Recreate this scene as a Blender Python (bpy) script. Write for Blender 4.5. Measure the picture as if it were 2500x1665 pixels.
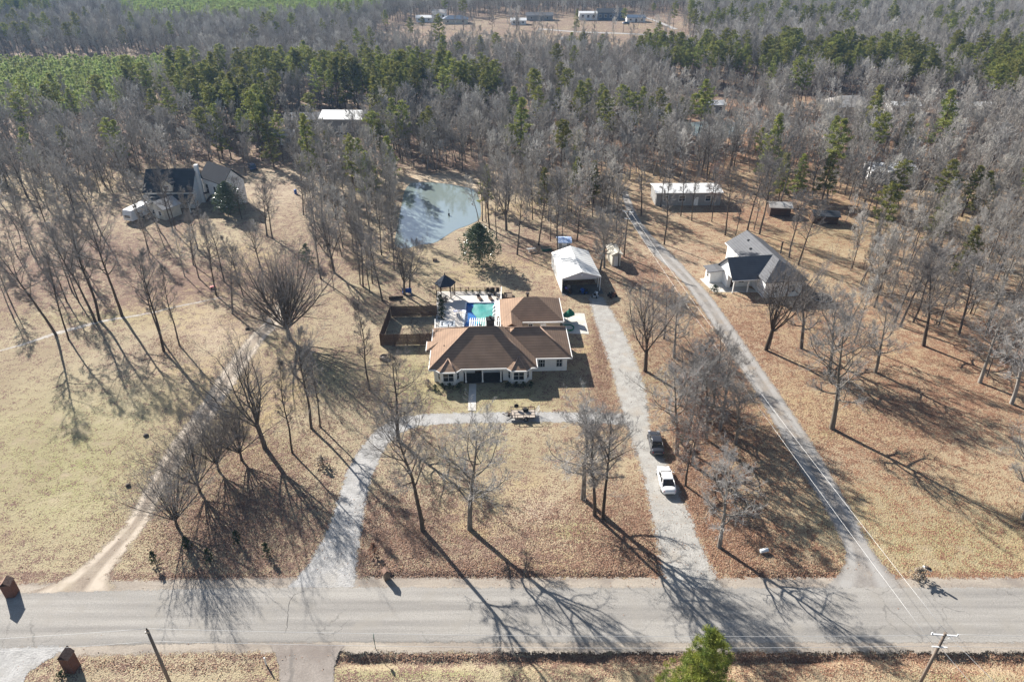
import bpy, bmesh, math, random
import numpy as np
from mathutils import Vector, Matrix
R = math.radians
for o in list(bpy.data.objects): bpy.data.objects.remove(o, do_unlink=True)
scene = bpy.context.scene
COL = scene.collection
random.seed(7)

# ---------------------------------------------------------------- camera, sky, sun, exposure
PITCH, CH, FPX = R(31.5), 60.0, 1700.0
cam = bpy.data.cameras.new('camera'); camo = bpy.data.objects.new('camera', cam); COL.objects.link(camo)
camo.location = (0, 0, CH); camo.rotation_euler = (R(90) - PITCH, 0, 0)
cam.sensor_width = 36; cam.lens = 36 * FPX / 2500; cam.clip_end = 20000; cam.clip_start = 0.5
scene.camera = camo
SUN_AZ, SUN_EL = R(-40), R(30)
sdir = Vector((math.sin(SUN_AZ) * math.cos(SUN_EL), math.cos(SUN_AZ) * math.cos(SUN_EL), math.sin(SUN_EL)))
w = bpy.data.worlds.new('World'); scene.world = w; w.use_nodes = True
nt = w.node_tree; bg = nt.nodes['Background']
sky = nt.nodes.new('ShaderNodeTexSky'); sky.sky_type = 'NISHITA'; sky.sun_disc = False
sky.sun_elevation = SUN_EL; sky.sun_rotation = SUN_AZ
nt.links.new(sky.outputs[0], bg.inputs[0]); bg.inputs[1].default_value = 0.05
sl = bpy.data.lights.new('sun', 'SUN'); sl.energy = 5.0; sl.angle = R(0.5); sl.color = (1, 0.95, 0.88)
so = bpy.data.objects.new('sun', sl); COL.objects.link(so); so.rotation_euler = (-sdir).to_track_quat('-Z', 'Y').to_euler()
so.location = (-80, 90, 120)
scene.view_settings.view_transform = 'Standard'; scene.view_settings.look = 'None'
scene.view_settings.exposure = 1.2; scene.view_settings.gamma = 1.0

# ---------------------------------------------------------------- measuring: a spot in the 2354 px wide view of the photo -> place on level h
SP, CP = math.sin(PITCH), math.cos(PITCH)
K = 2500 / 2354.0
def W(x, y, h=0.0):
    u = (x * K - 1250) / FPX; v = (y * K - 832.5) / FPX
    z = (CH - h) / (SP + v * CP)
    return (z * u, z * (CP - v * SP))
def V(X, Y, h=0.0):          # the reverse, for region tests on map positions (numpy ok)
    dz = h - CH; zc = Y * CP - dz * SP; yv = -(Y * SP + dz * CP)
    return ((1250 + FPX * X / zc) / K, (832.5 + FPX * yv / zc) / K)

# ---------------------------------------------------------------- materials
MATS = {}
def mat(name, col, rough=0.9, col2=None, scale=1.0, detail=4, bump=0.0, bscale=None, metal=0.0, spec=0.3, stretch=None, lo=0.35, hi=0.65, attr=None, trans=0.0, emit=None):
    m = bpy.data.materials.new(name); m.use_nodes = True; n = m.node_tree.nodes; l = m.node_tree.links
    b = n['Principled BSDF']
    b.inputs['Base Color'].default_value = (*col, 1); b.inputs['Roughness'].default_value = rough
    b.inputs['Metallic'].default_value = metal; b.inputs['Specular IOR Level'].default_value = spec
    if col2 is not None or bump > 0:
        tc = n.new('ShaderNodeTexCoord'); mp = n.new('ShaderNodeMapping'); l.new(tc.outputs['Object'], mp.inputs[0])
        if stretch: mp.inputs['Scale'].default_value = stretch
        ns = n.new('ShaderNodeTexNoise'); ns.inputs['Scale'].default_value = scale; ns.inputs['Detail'].default_value = detail
        l.new(mp.outputs[0], ns.inputs['Vector'])
    if col2 is not None:
        rp = n.new('ShaderNodeMapRange'); rp.inputs[1].default_value = lo; rp.inputs[2].default_value = hi
        l.new(ns.outputs[0], rp.inputs[0])
        mx = n.new('ShaderNodeMix'); mx.data_type = 'RGBA'; mx.inputs[6].default_value = (*col, 1); mx.inputs[7].default_value = (*col2, 1)
        l.new(rp.outputs[0], mx.inputs[0]); l.new(mx.outputs[2], b.inputs['Base Color'])
    if bump > 0:
        nb = n.new('ShaderNodeTexNoise'); nb.inputs['Scale'].default_value = bscale or scale * 4; nb.inputs['Detail'].default_value = 4
        l.new(mp.outputs[0], nb.inputs['Vector'])
        bp = n.new('ShaderNodeBump'); bp.inputs['Strength'].default_value = 1.0; bp.inputs['Distance'].default_value = bump
        l.new(nb.outputs[0], bp.inputs['Height']); l.new(bp.outputs[0], b.inputs['Normal'])
    MATS[name] = m
    return m
def leafmat(name, c1, c2, rough=0.6, trans=0.3, spec=0.3, scale=0.8):
    m = mat(name, c1, rough, c2, scale=scale, detail=3, lo=0.4, hi=0.6, spec=spec)
    n = m.node_tree.nodes; l = m.node_tree.links; b = n['Principled BSDF']; out = n['Material Output']
    oi = n.new('ShaderNodeObjectInfo'); hs = n.new('ShaderNodeHueSaturation')
    mr = n.new('ShaderNodeMapRange'); mr.inputs[3].default_value = 0.75; mr.inputs[4].default_value = 1.3; l.new(oi.outputs['Random'], mr.inputs[0])
    mh = n.new('ShaderNodeMapRange'); mh.inputs[3].default_value = 0.485; mh.inputs[4].default_value = 0.515; l.new(oi.outputs['Random'], mh.inputs[0])
    src = b.inputs['Base Color'].links[0].from_socket
    l.new(src, hs.inputs['Color']); l.new(mr.outputs[0], hs.inputs['Value']); l.new(mh.outputs[0], hs.inputs['Hue'])
    l.new(hs.outputs[0], b.inputs['Base Color'])
    if trans > 0:
        t = n.new('ShaderNodeBsdfTranslucent'); l.new(hs.outputs[0], t.inputs[0])
        mx = n.new('ShaderNodeMixShader'); mx.inputs[0].default_value = trans
        l.new(b.outputs[0], mx.inputs[1]); l.new(t.outputs[0], mx.inputs[2]); l.new(mx.outputs[0], out.inputs[0])
    return m
def barkmat(name, c1, c2, scale=3):
    m = mat(name, c1, 0.95, c2, scale=scale, detail=5, stretch=(1, 1, 0.25), lo=0.3, hi=0.7, spec=0.15)
    n = m.node_tree.nodes; l = m.node_tree.links; b = n['Principled BSDF']
    oi = n.new('ShaderNodeObjectInfo'); hs = n.new('ShaderNodeHueSaturation')
    mr = n.new('ShaderNodeMapRange'); mr.inputs[3].default_value = 0.75; mr.inputs[4].default_value = 1.25; l.new(oi.outputs['Random'], mr.inputs[0])
    ms = n.new('ShaderNodeMapRange'); ms.inputs[1].default_value = 1; ms.inputs[2].default_value = 0; ms.inputs[3].default_value = 0.7; ms.inputs[4].default_value = 1.35; l.new(oi.outputs['Random'], ms.inputs[0])
    src = b.inputs['Base Color'].links[0].from_socket
    l.new(src, hs.inputs['Color']); l.new(mr.outputs[0], hs.inputs['Value']); l.new(ms.outputs[0], hs.inputs['Saturation'])
    l.new(hs.outputs[0], b.inputs['Base Color'])
    return m
def shingle(name, c1, c2, row=0.24, dark=0.55):
    """roof shingles: rows that follow height, tone varying tab by tab"""
    m = mat(name, c1, 0.9, c2, scale=0.6, detail=5, lo=0.3, hi=0.7, spec=0.2)
    n = m.node_tree.nodes; l = m.node_tree.links; b = n['Principled BSDF']
    src = b.inputs['Base Color'].links[0].from_socket
    tc = n.new('ShaderNodeTexCoord'); sp = n.new('ShaderNodeSeparateXYZ'); l.new(tc.outputs['Object'], sp.inputs[0])
    mu = n.new('ShaderNodeMath'); mu.operation = 'MULTIPLY'; mu.inputs[1].default_value = 1 / row; l.new(sp.outputs[2], mu.inputs[0])
    fr = n.new('ShaderNodeMath'); fr.operation = 'FRACT'; l.new(mu.outputs[0], fr.inputs[0])
    gt = n.new('ShaderNodeMath'); gt.operation = 'LESS_THAN'; gt.inputs[1].default_value = 0.3; l.new(fr.outputs[0], gt.inputs[0])
    wn = n.new('ShaderNodeTexNoise'); wn.inputs['Scale'].default_value = 3.0; mp = n.new('ShaderNodeMapping'); mp.inputs['Scale'].default_value = (1, 1, 5)
    l.new(tc.outputs['Object'], mp.inputs[0]); l.new(mp.outputs[0], wn.inputs['Vector'])
    m3 = n.new('ShaderNodeMath'); m3.operation = 'MULTIPLY'; l.new(gt.outputs[0], m3.inputs[0]); l.new(wn.outputs[0], m3.inputs[1])
    mx = n.new('ShaderNodeMix'); mx.data_type = 'RGBA'; l.new(m3.outputs[0], mx.inputs[0]); l.new(src, mx.inputs[6])
    mx.inputs[7].default_value = (c1[0] * dark, c1[1] * dark, c1[2] * dark, 1)
    l.new(mx.outputs[2], b.inputs['Base Color'])
    return m
def siding(name, c1, c2, pitch=0.35):
    m = mat(name, c1, 0.7, c2, scale=1.2, detail=3, lo=0.35, hi=0.7)
    return m

M = {}
M['white'] = siding('white siding', (.86, .86, .85), (.8, .8, .79))
M['cream'] = siding('cream siding', (.66, .62, .52), (.56, .52, .44))
M['greywall'] = siding('grey siding', (.32, .32, .31), (.26, .25, .24))
M['tanwall'] = siding('tan siding', (.52, .43, .32), (.44, .36, .27))
M['trim'] = mat('white trim', (.8, .8, .78), .5)
M['glass'] = mat('window glass', (.02, .025, .03), .08, spec=.8)
M['roof_brown'] = shingle('brown shingles', (.335, .225, .155), (.245, .165, .115))
M['roof_grey'] = shingle('grey shingles', (.17, .172, .18), (.13, .132, .14))
M['roof_dark'] = shingle('charcoal shingles', (.06, .065, .075), (.045, .05, .055))
M['roof_slate_shade'] = shingle('shade darkened slate shingles', (.024, .028, .038), (.018, .021, .03))  # darker than the charcoal roof: the slope's shade is put into its colour
M['roof_metal'] = mat('pale metal roof', (.74, .74, .72), .5, (.69, .69, .67), scale=.25, metal=.1, spec=.5)
M['roof_rust'] = mat('weathered metal roof', (.5, .48, .45), .6, (.36, .32, .28), scale=.5)
M['dark'] = mat('dark void', (.015, .015, .016), .9)
M['concrete'] = mat('pale concrete', (.60, .57, .52), .9, (.50, .47, .42), scale=.8, bump=.01, bscale=8)
M['deckpave'] = mat('pool deck concrete', (.66, .62, .57), .85, (.56, .52, .47), scale=.6, bump=.01, bscale=8)
M['fencewood'] = mat('brown fence boards', (.115, .07, .05), .9, (.08, .05, .035), scale=3, stretch=(6, 6, .4))
M['darkwood'] = mat('dark stained wood', (.10, .06, .04), .85, (.06, .04, .03), scale=3)
M['brick'] = mat('red brick', (.20, .09, .06), .9, (.12, .06, .045), scale=9, bump=.01)
M['stone'] = mat('brown stone', (.24, .18, .13), .9, (.12, .09, .07), scale=5, bump=.02)
M['blackmetal'] = mat('black steel', (.03, .026, .025), .55, (.07, .045, .035), scale=4, metal=.3)
M['steel'] = mat('galvanised steel', (.45, .46, .47), .45, (.35, .36, .37), scale=3, metal=.6)
M['rubber'] = mat('tyre rubber', (.02, .02, .02), .85)
M['polewood'] = mat('weathered pole wood', (.26, .21, .17), .9, (.17, .135, .11), scale=4, stretch=(1, 1, .15))
M['wire'] = mat('aluminium wire', (.66, .66, .65), .5, metal=.2)
M['carwhite'] = mat('white car paint', (.82, .82, .82), .25, spec=.6)
M['cardark'] = mat('dark grey car paint', (.035, .037, .045), .22, spec=.7)
M['carblue'] = mat('blue car paint', (.03, .06, .14), .25, spec=.6)
M['carsilver'] = mat('silver car paint', (.4, .4, .42), .3, spec=.6)
M['carglass'] = mat('car glass', (.012, .014, .016), .06, spec=.9)
M['red'] = mat('red lamp lens', (.35, .02, .02), .3)
M['lens'] = mat('clear lamp lens', (.6, .6, .62), .15, spec=.8)
M['green'] = mat('green fabric', (.03, .22, .13), .8, (.02, .15, .09), scale=4)
M['blue'] = mat('blue plastic', (.04, .12, .42), .5, (.03, .09, .32), scale=3)
M['purple'] = mat('blue violet plastic', (.10, .07, .42), .4)
M['slideblue'] = mat('pale blue slide plastic', (.45, .48, .68), .4)
M['tarp'] = mat('blue and white tarp', (.55, .62, .75), .6, (.2, .35, .65), scale=3, lo=.45, hi=.55)
M['greencloth'] = mat('green sign paint', (.02, .07, .05), .5)
M['poolliner'] = mat('blue pool liner', (.012, .11, .42), .5, (.02, .16, .42), scale=.8)
M['poolcover'] = mat('green pool cover', (.03, .24, .22), .5, (.14, .36, .34), scale=.9, detail=6, bump=.06, bscale=1.5, lo=.35, hi=.7, stretch=(1, .45, 1))
M['foam'] = mat('white vinyl', (.75, .78, .8), .5)
M['rust'] = mat('rusty steel', (.2, .08, .04), .9, (.1, .05, .03), scale=5)
M['bark'] = barkmat('grey brown bark', (.13, .105, .085), (.075, .06, .05))
M['bark_pale'] = barkmat('pale grey bark', (.30, .27, .23), (.16, .14, .12))
M['twig'] = barkmat('grey twigs', (.25, .235, .225), (.18, .165, .155), scale=1)
M['twig_pale'] = barkmat('pale twigs', (.36, .345, .325), (.26, .245, .235), scale=1)
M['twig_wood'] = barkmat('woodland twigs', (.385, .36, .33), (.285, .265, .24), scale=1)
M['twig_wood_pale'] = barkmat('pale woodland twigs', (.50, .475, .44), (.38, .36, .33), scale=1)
M['bark_pine'] = barkmat('pine bark', (.15, .095, .07), (.09, .065, .05))
M['needle'] = leafmat('pine needles', (.27, .265, .055), (.11, .135, .035), trans=.35, scale=.5)
M['needle_bright'] = leafmat('bright pine needles', (.25, .27, .045), (.11, .155, .03), trans=.35, scale=.7)
M['needle_young'] = leafmat('young pine needles', (.32, .37, .10), (.23, .28, .085), trans=.35, scale=.02)
M['magnolia'] = leafmat('glossy evergreen leaves', (.06, .095, .04), (.12, .16, .08), rough=.3, trans=.12, spec=.6, scale=1.5)
M['brownleaf'] = leafmat('dry brown leaves', (.27, .15, .10), (.19, .10, .07), trans=.3, scale=2)
M['shrub'] = leafmat('dark shrub leaves', (.05, .08, .03), (.03, .05, .02), trans=.25, scale=2)
M['whitebush'] = leafmat('dry pale grass', (.5, .44, .36), (.35, .28, .22), trans=.2, scale=4)

# ---------------------------------------------------------------- object helpers
def tag(o, label=None, cat=None, group=None, kind=None):
    if label: o['label'] = label
    if cat: o['category'] = cat
    if group: o['group'] = group
    if kind: o['kind'] = kind
    return o
def thing(name, label, cat, loc=(0, 0, 0), rz=0.0, group=None):
    o = bpy.data.objects.new(name, None); COL.objects.link(o); o.empty_display_size = .5
    o.location = loc; o.rotation_euler = (0, 0, rz)
    return tag(o, label, cat, group)
class MB:
    def __init__(s): s.v = []; s.f = []; s.sm = []
    def add(s, vs, fs, smooth=False):
        b = len(s.v); s.v += [tuple(p) for p in vs]; s.f += [tuple(i + b for i in f) for f in fs]; s.sm += [smooth] * len(fs); return s
    def box(s, x0, x1, y0, y1, z0, z1):
        return s.add([(x0, y0, z0), (x1, y0, z0), (x1, y1, z0), (x0, y1, z0), (x0, y0, z1), (x1, y0, z1), (x1, y1, z1), (x0, y1, z1)],
                     [(0, 3, 2, 1), (4, 5, 6, 7), (0, 1, 5, 4), (1, 2, 6, 5), (2, 3, 7, 6), (3, 0, 4, 7)])
    def cbox(s, c, sz, rz=0.0, rx=0.0, ry=0.0):
        mt = Matrix.Translation(c) @ Matrix.Rotation(rz, 4, 'Z') @ Matrix.Rotation(ry, 4, 'Y') @ Matrix.Rotation(rx, 4, 'X')
        h = [a / 2 for a in sz]
        vs = [mt @ Vector((sx * h[0], sy * h[1], sz_ * h[2])) for sz_ in (-1, 1) for sx, sy in ((-1, -1), (1, -1), (1, 1), (-1, 1))]
        return s.add(vs, [(0, 3, 2, 1), (4, 5, 6, 7), (0, 1, 5, 4), (1, 2, 6, 5), (2, 3, 7, 6), (3, 0, 4, 7)])
    def poly(s, pts): return s.add(pts, [tuple(range(len(pts)))])
    def prism(s, pts, z0, z1):
        n = len(pts)
        return s.add([(x, y, z0) for x, y in pts] + [(x, y, z1) for x, y in pts],
                     [tuple(range(n - 1, -1, -1)), tuple(range(n, 2 * n))] + [(i, (i + 1) % n, n + (i + 1) % n, n + i) for i in range(n)])
    def tube(s, pts, rad, n=6, cap=True, smooth=True):
        pts = [Vector(p) for p in pts]; m = len(pts); rs = rad if isinstance(rad, (list, tuple)) else [rad] * m
        base = len(s.v); up = Vector((0, 0, 1)); u = None
        for i, p in enumerate(pts):
            d = (pts[min(i + 1, m - 1)] - pts[max(i - 1, 0)]).normalized()
            if u is None: u = d.cross(up if abs(d.z) < .9 else Vector((1, 0, 0))).normalized()
            else: u = (u - d * u.dot(d)).normalized()
            wv = d.cross(u)
            for k in range(n):
                a = 2 * math.pi * k / n; q = p + (u * math.cos(a) + wv * math.sin(a)) * rs[i]; s.v.append(q[:])
        for i in range(m - 1):
            for k in range(n):
                a = base + i * n + k; b = base + i * n + (k + 1) % n
                s.f.append((a, b, b + n, a + n)); s.sm.append(smooth)
        if cap:
            s.f.append(tuple(base + k for k in range(n - 1, -1, -1))); s.sm.append(False)
            s.f.append(tuple(base + (m - 1) * n + k for k in range(n))); s.sm.append(False)
        return s
    def rev(s, prof, c=(0, 0, 0), n=16, axis='Z', ring=False):
        if ring: prof = list(prof) + [prof[0]]
        base = len(s.v)
        for r, z in prof:
            for k in range(n):
                a = 2 * math.pi * k / n
                p = (r * math.cos(a), r * math.sin(a), z)
                if axis == 'X': p = (z, p[0], p[1])
                if axis == 'Y': p = (p[0], z, p[1])
                s.v.append((p[0] + c[0], p[1] + c[1], p[2] + c[2]))
        for i in range(len(prof) - 1):
            for k in range(n):
                a = base + i * n + k; b = base + i * n + (k + 1) % n
                s.f.append((a, b, b + n, a + n)); s.sm.append(True)
        if ring: return s
        s.f.append(tuple(base + k for k in range(n))); s.sm.append(False)
        s.f.append(tuple(base + (len(prof) - 1) * n + k for k in range(n))); s.sm.append(False)
        return s
    def build(s, name, m, parent=None, loc=None, rz=None, bevel=0.0):
        me = bpy.data.meshes.new(name); me.from_pydata(s.v, [], s.f); me.update()
        me.polygons.foreach_set('use_smooth', s.sm)
        if m is not None: me.materials.append(m)
        o = bpy.data.objects.new(name, me); COL.objects.link(o)
        if parent: o.parent = parent
        if loc is not None: o.location = loc
        if rz is not None: o.rotation_euler = (0, 0, rz)
        if bevel > 0:
            bm = bmesh.new(); bm.from_mesh(me); bmesh.ops.remove_doubles(bm, verts=bm.verts, dist=1e-4)
            bmesh.ops.recalc_face_normals(bm, faces=bm.faces)
            bmesh.ops.bevel(bm, geom=[e for e in bm.edges if e.calc_face_angle(0) > .6] if True else [], offset=bevel, segments=2, affect='EDGES')
            bm.to_mesh(me); bm.free()
        return o
def npmesh(name, v, f, mats, smooth=True, midx=None):
    """v (n,3) array, f (m,k) array"""
    me = bpy.data.meshes.new(name); n, (m, k) = len(v), f.shape
    me.vertices.add(n); me.vertices.foreach_set('co', np.asarray(v, dtype=np.float32).ravel())
    me.loops.add(m * k); me.loops.foreach_set('vertex_index', f.astype(np.int32).ravel())
    me.polygons.add(m); me.polygons.foreach_set('loop_start', np.arange(0, m * k, k, dtype=np.int32))
    me.polygons.foreach_set('loop_total', np.full(m, k, dtype=np.int32))
    for q in mats: me.materials.append(q)
    if midx is not None: me.polygons.foreach_set('material_index', midx.astype(np.int32))
    me.polygons.foreach_set('use_smooth', np.full(m, smooth, dtype=bool))
    me.update(calc_edges=True); me.validate()
    return me
def linkobj(name, me, parent=None, loc=None):
    o = bpy.data.objects.new(name, me); COL.objects.link(o)
    if parent: o.parent = parent
    if loc is not None: o.location = loc
    return o
def inpoly(x, y, poly):
    x = np.asarray(x, float); y = np.asarray(y, float); c = np.zeros(x.shape, bool); n = len(poly); j = n - 1
    for i in range(n):
        xi, yi = poly[i]; xj, yj = poly[j]
        if yi != yj: c ^= ((yi > y) != (yj > y)) & (x < (xj - xi) * (y - yi) / (yj - yi) + xi)
        j = i
    return c

# ================================================================ GROUND
ROADN, ROADS = 48.75, 42.05           # edges of the asphalt road (it bends a little at the frame's sides)
def bendy(x): return np.where(x < -30, (x + 30) * .035, 0) + np.where(x > 30, -(x - 30) * .0, 0)
def ditch(x, y):
    d = -(.42 + .16 * np.sin(x * .31) + .1 * np.sin(x * .9 + 1)) * np.exp(-((y - 40.3 - .22 * np.sin(x * .23) - bendy(x)) / (.75 + .2 * np.sin(x * .17))) ** 2) * (1 / (1 + np.exp(-(x + 16.3) * 3)))
    d += -.25 * np.exp(-((y - 49.9) / .55) ** 2) * (((x > -15) & (x < 14.5)) | ((x > 24) & (x < 34)))
    return d
def smooth2(x, y, s, seed):
    rs = np.random.RandomState(seed); z = 0
    for k in range(6):
        a = rs.rand() * 6.28; f = s * (0.6 + rs.rand() * 1.6)
        z = z + np.sin((x * math.cos(a) + y * math.sin(a)) * f + rs.rand() * 6.28)
    return z / 6
def hz(x, y):
    return ditch(x, y)
ys = [-200, -120, -60, -20, 0, 12, 22]
yy = 26.0
while yy < 3600: ys.append(yy); yy += max(.28, yy * .0085) if yy < 60 else yy * .0115
ys = np.array(ys); NC = 380
ts = np.linspace(-1.5, 1.5, NC)
YY, TT = np.meshgrid(ys, ts, indexing='ij'); XX = TT * (np.abs(YY) * .85 + 26)
ZZ = hz(XX, YY)
gv = np.stack([XX, YY, ZZ], -1).reshape(-1, 3)
nr = len(ys); ii, jj = np.meshgrid(np.arange(nr - 1), np.arange(NC - 1), indexing='ij')
a = (ii * NC + jj).ravel(); gf = np.stack([a, a + 1, a + NC + 1, a + NC], -1)
me = npmesh('ground', gv, gf, [], smooth=True)
vx, vy = V(gv[:, 0], np.maximum(gv[:, 1], 30)); X_, Y_ = gv[:, 0], gv[:, 1]
def blobs(lst, base):
    z = np.full(len(vx), base, float)
    for (bx, by, rx, ry, val) in lst:
        g = np.exp(-(((vx - bx) / rx) ** 2 + ((vy - by) / ry) ** 2)); z = z * (1 - g) + val * g
    return z
leaf = blobs([(200, 1000, 330, 230, .06), (520, 1190, 210, 140, .85), (600, 1080, 130, 90, .7), (920, 1240, 150, 120, .95), (1180, 1090, 160, 80, .22), (1250, 1230, 170, 90, .6),
              (1430, 1270, 110, 110, 1.0), (1100, 1300, 260, 40, .85), (1590, 1130, 80, 170, .95), (1640, 920, 90, 150, .95), (1700, 1250, 100, 90, 1.0), (1830, 1290, 140, 50, .85),
              (1385, 830, 26, 150, .95), (1500, 800, 60, 120, .6), (1300, 660, 110, 40, .5), (1740, 790, 140, 90, .65), (2150, 850, 300, 160, .85), (2000, 1000, 220, 90, .7), (2050, 1150, 300, 90, .28),
              (1900, 900, 200, 60, .45), (250, 630, 460, 110, 1.0), (620, 600, 170, 90, .9), (520, 560, 120, 50, .3), (600, 440, 120, 50, .35), (450, 760, 180, 50, .25), (830, 760, 90, 60, .35), (700, 900, 80, 60, .3), (1000, 590, 70, 50, .15),
              (1190, 570, 60, 60, .55), (1320, 560, 110, 40, .85), (1480, 620, 60, 60, .9), (1600, 560, 120, 50, .4), (1800, 480, 200, 60, .8),
              (1500, 1506, 900, 13, 1.0), (350, 1530, 260, 16, .45), (1900, 1545, 300, 16, .5)], .32)
leaf = np.where((vy < 400), np.maximum(leaf, .85 * np.clip((430 - vy) / 60, 0, 1)), leaf)
leaf = np.maximum(leaf, np.where((np.abs(Y_ - 49.7) < .8), .9, 0) * ((X_ > -15) | (X_ < -24)))
green = blobs([(150, 1080, 300, 180, .8), (1000, 900, 110, 60, .9), (1180, 910, 130, 45, .8), (960, 850, 40, 60, .8), (1130, 1040, 130, 40, .4), (850, 650, 50, 40, .5), (1310, 1222, 60, 26, 1.3), (1060, 1235, 40, 10, .8), (2180, 1250, 260, 90, .7), (1990, 1170, 110, 60, .5), (1900, 1000, 40, 12, .8),
               (1000, 620, 120, 60, .25), (640, 1040, 60, 40, .5), (640, 780, 60, 40, .7), (760, 850, 50, 50, .6), (1500, 870, 50, 30, .5), (2200, 1330, 250, 20, .8), (950, 1550, 300, 14, .8), (2200, 1560, 150, 18, .7), (1150, 1345, 0.1, .1, 0), (1900, 530, 120, 50, .5), (200, 730, 200, 16, .7), (1200, 65, 450, 40, .85), (1380, 60, 90, 14, 1.1), (1400, 222, 120, 12, .8)], .08)
bare = blobs([(500, 770, 110, 60, .75), (330, 830, 160, 50, .4), (620, 740, 60, 60, .6), (1000, 415, 130, 22, .9), (1100, 440, 60, 25, .8), (1020, 540, 130, 70, .35), (1240, 1180, 60, 40, .9), (1190, 1245, 50, 25, .7), (1290, 1250, 60, 14, .7), (880, 1200, 30, 30, .5), (1560, 590, 100, 40, .6), (1760, 790, 80, 70, .45), (640, 440, 110, 60, .7), (1700, 740, 40, 120, .4), (80, 560, 140, 60, .4), (250, 66, 350, 14, .9), (1200, 60, 420, 30, .3), (200, 146, 300, 8, .9), (2000, 262, 200, 26, .6), (1900, 1060, 80, 60, .3)], .0)
warm = (np.clip((vx - 1150) / 500, 0, 1) * .85 + .1) * np.clip((vy - 130) / 200, 0, 1)
forest = np.clip((430 - vy) / 60, 0, 1)
for nm, arr in (('leaf', leaf), ('green', green), ('bare', bare), ('warm', warm)):
    at = me.attributes.new(nm, 'FLOAT', 'POINT'); at.data.foreach_set('value', arr.astype(np.float32))

def ground_material():
    m = bpy.data.materials.new('dead grass and leaves'); m.use_nodes = True; n = m.node_tree.nodes; l = m.node_tree.links; b = n['Principled BSDF']
    b.inputs['Roughness'].default_value = .95; b.inputs['Specular IOR Level'].default_value = .1
    geo = n.new('ShaderNodeNewGeometry')
    def noise(sc, det=4, st=None, rough=.55):
        q = n.new('ShaderNodeTexNoise'); q.inputs['Scale'].default_value = sc; q.inputs['Detail'].default_value = det; q.inputs['Roughness'].default_value = rough
        if st:
            mp = n.new('ShaderNodeMapping'); mp.inputs['Scale'].default_value = st; l.new(geo.outputs['Position'], mp.inputs[0]); l.new(mp.outputs[0], q.inputs['Vector'])
        else: l.new(geo.outputs['Position'], q.inputs['Vector'])
        return q.outputs[0]
    def attr(nm): q = n.new('ShaderNodeAttribute'); q.attribute_name = nm; return q.outputs['Fac']
    def mix(fac, A, B):
        q = n.new('ShaderNodeMix'); q.data_type = 'RGBA'
        for sock, val in ((q.inputs[0], fac), (q.inputs[6], A), (q.inputs[7], B)):
            if isinstance(val, tuple): sock.default_value = (*val, 1)
            elif isinstance(val, (int, float)): sock.default_value = val
            else: l.new(val, sock)
        return q.outputs[2]
    def mr(v, a0, a1, b0=0, b1=1):
        q = n.new('ShaderNodeMapRange'); l.new(v, q.inputs[0])
        for i, x in enumerate((a0, a1, b0, b1)): q.inputs[i + 1].default_value = x
        return q.outputs[0]
    def math_(op, A, B):
        q = n.new('ShaderNodeMath'); q.operation = op
        for s_, val in zip(q.inputs, (A, B)):
            if isinstance(val, (int, float)): s_.default_value = val
            else: l.new(val, s_)
        return q.outputs[0]
    n1 = noise(.07, 5); n2 = noise(.45, 5, rough=.65); n3 = noise(4.5, 3, rough=.7); n4 = noise(.9, 6, rough=.7)
    grass = mix(mr(n1, .38, .62), (.42, .355, .24), (.31, .25, .17))
    grass = mix(mr(noise(.03, 3), .5, .62, 0, .7), grass, (.43, .32, .165)); grass = mix(mr(n2, .4, .72, 0, .75), grass, (.50, .42, .30))
    grass = mix(math_('MULTIPLY', attr('warm'), mr(n4, .3, .7, .2, .8)), grass, (.40, .27, .165))
    grass = mix(math_('MULTIPLY', attr('green'), mr(n2, .32, .6)), grass, (.275, .29, .11))
    grass = mix(math_('MULTIPLY', attr('bare'), mr(n4, .3, .6)), grass, (.56, .46, .36))
    grass = mix(mr(n3, .38, .72, 0, .32), grass, (.21, .165, .11))
    vo = n.new('ShaderNodeTexVoronoi'); vo.inputs['Scale'].default_value = 9.5; l.new(geo.outputs['Position'], vo.inputs['Vector'])
    sc = n.new('ShaderNodeSeparateColor'); l.new(vo.outputs['Color'], sc.inputs[0])
    lc = mix(mr(sc.outputs[0], .3, .9), (.165, .112, .088), (.30, .212, .165)); lc = mix(mr(sc.outputs[1], .75, .85), lc, (.15, .10, .08))
    lw = mix(mr(sc.outputs[0], .3, .9), (.20, .105, .065), (.36, .225, .14)); lw = mix(mr(sc.outputs[1], .8, .9), lw, (.16, .09, .065))
    lc = mix(attr('warm'), lc, lw)
    lf = math_('ADD', attr('leaf'), mr(n2, .25, .75, -.6, .6)); lf = math_('ADD', lf, mr(n4, .25, .75, -.45, .45)); lf = math_('ADD', lf, mr(n1, .3, .7, -.2, .2))
    lfm = math_('GREATER_THAN', lf, sc.outputs[2])
    col = mix(lfm, grass, lc)
    l.new(col, b.inputs['Base Color'])
    bp = n.new('ShaderNodeBump'); bp.inputs['Distance'].default_value = .085
    h = math_('ADD', n3, math_('MULTIPLY', vo.outputs['Distance'], .8)); h = math_('ADD', h, math_('MULTIPLY', n4, 2.0))
    l.new(h, bp.inputs['Height']); bp.inputs['Strength'].default_value = .8; l.new(bp.outputs[0], b.inputs['Normal'])
    return m
me.materials.append(ground_material())
g = linkobj('ground', me); tag(g, 'dead winter grass and brown leaf litter covering the land', 'ground', kind='structure')

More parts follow.
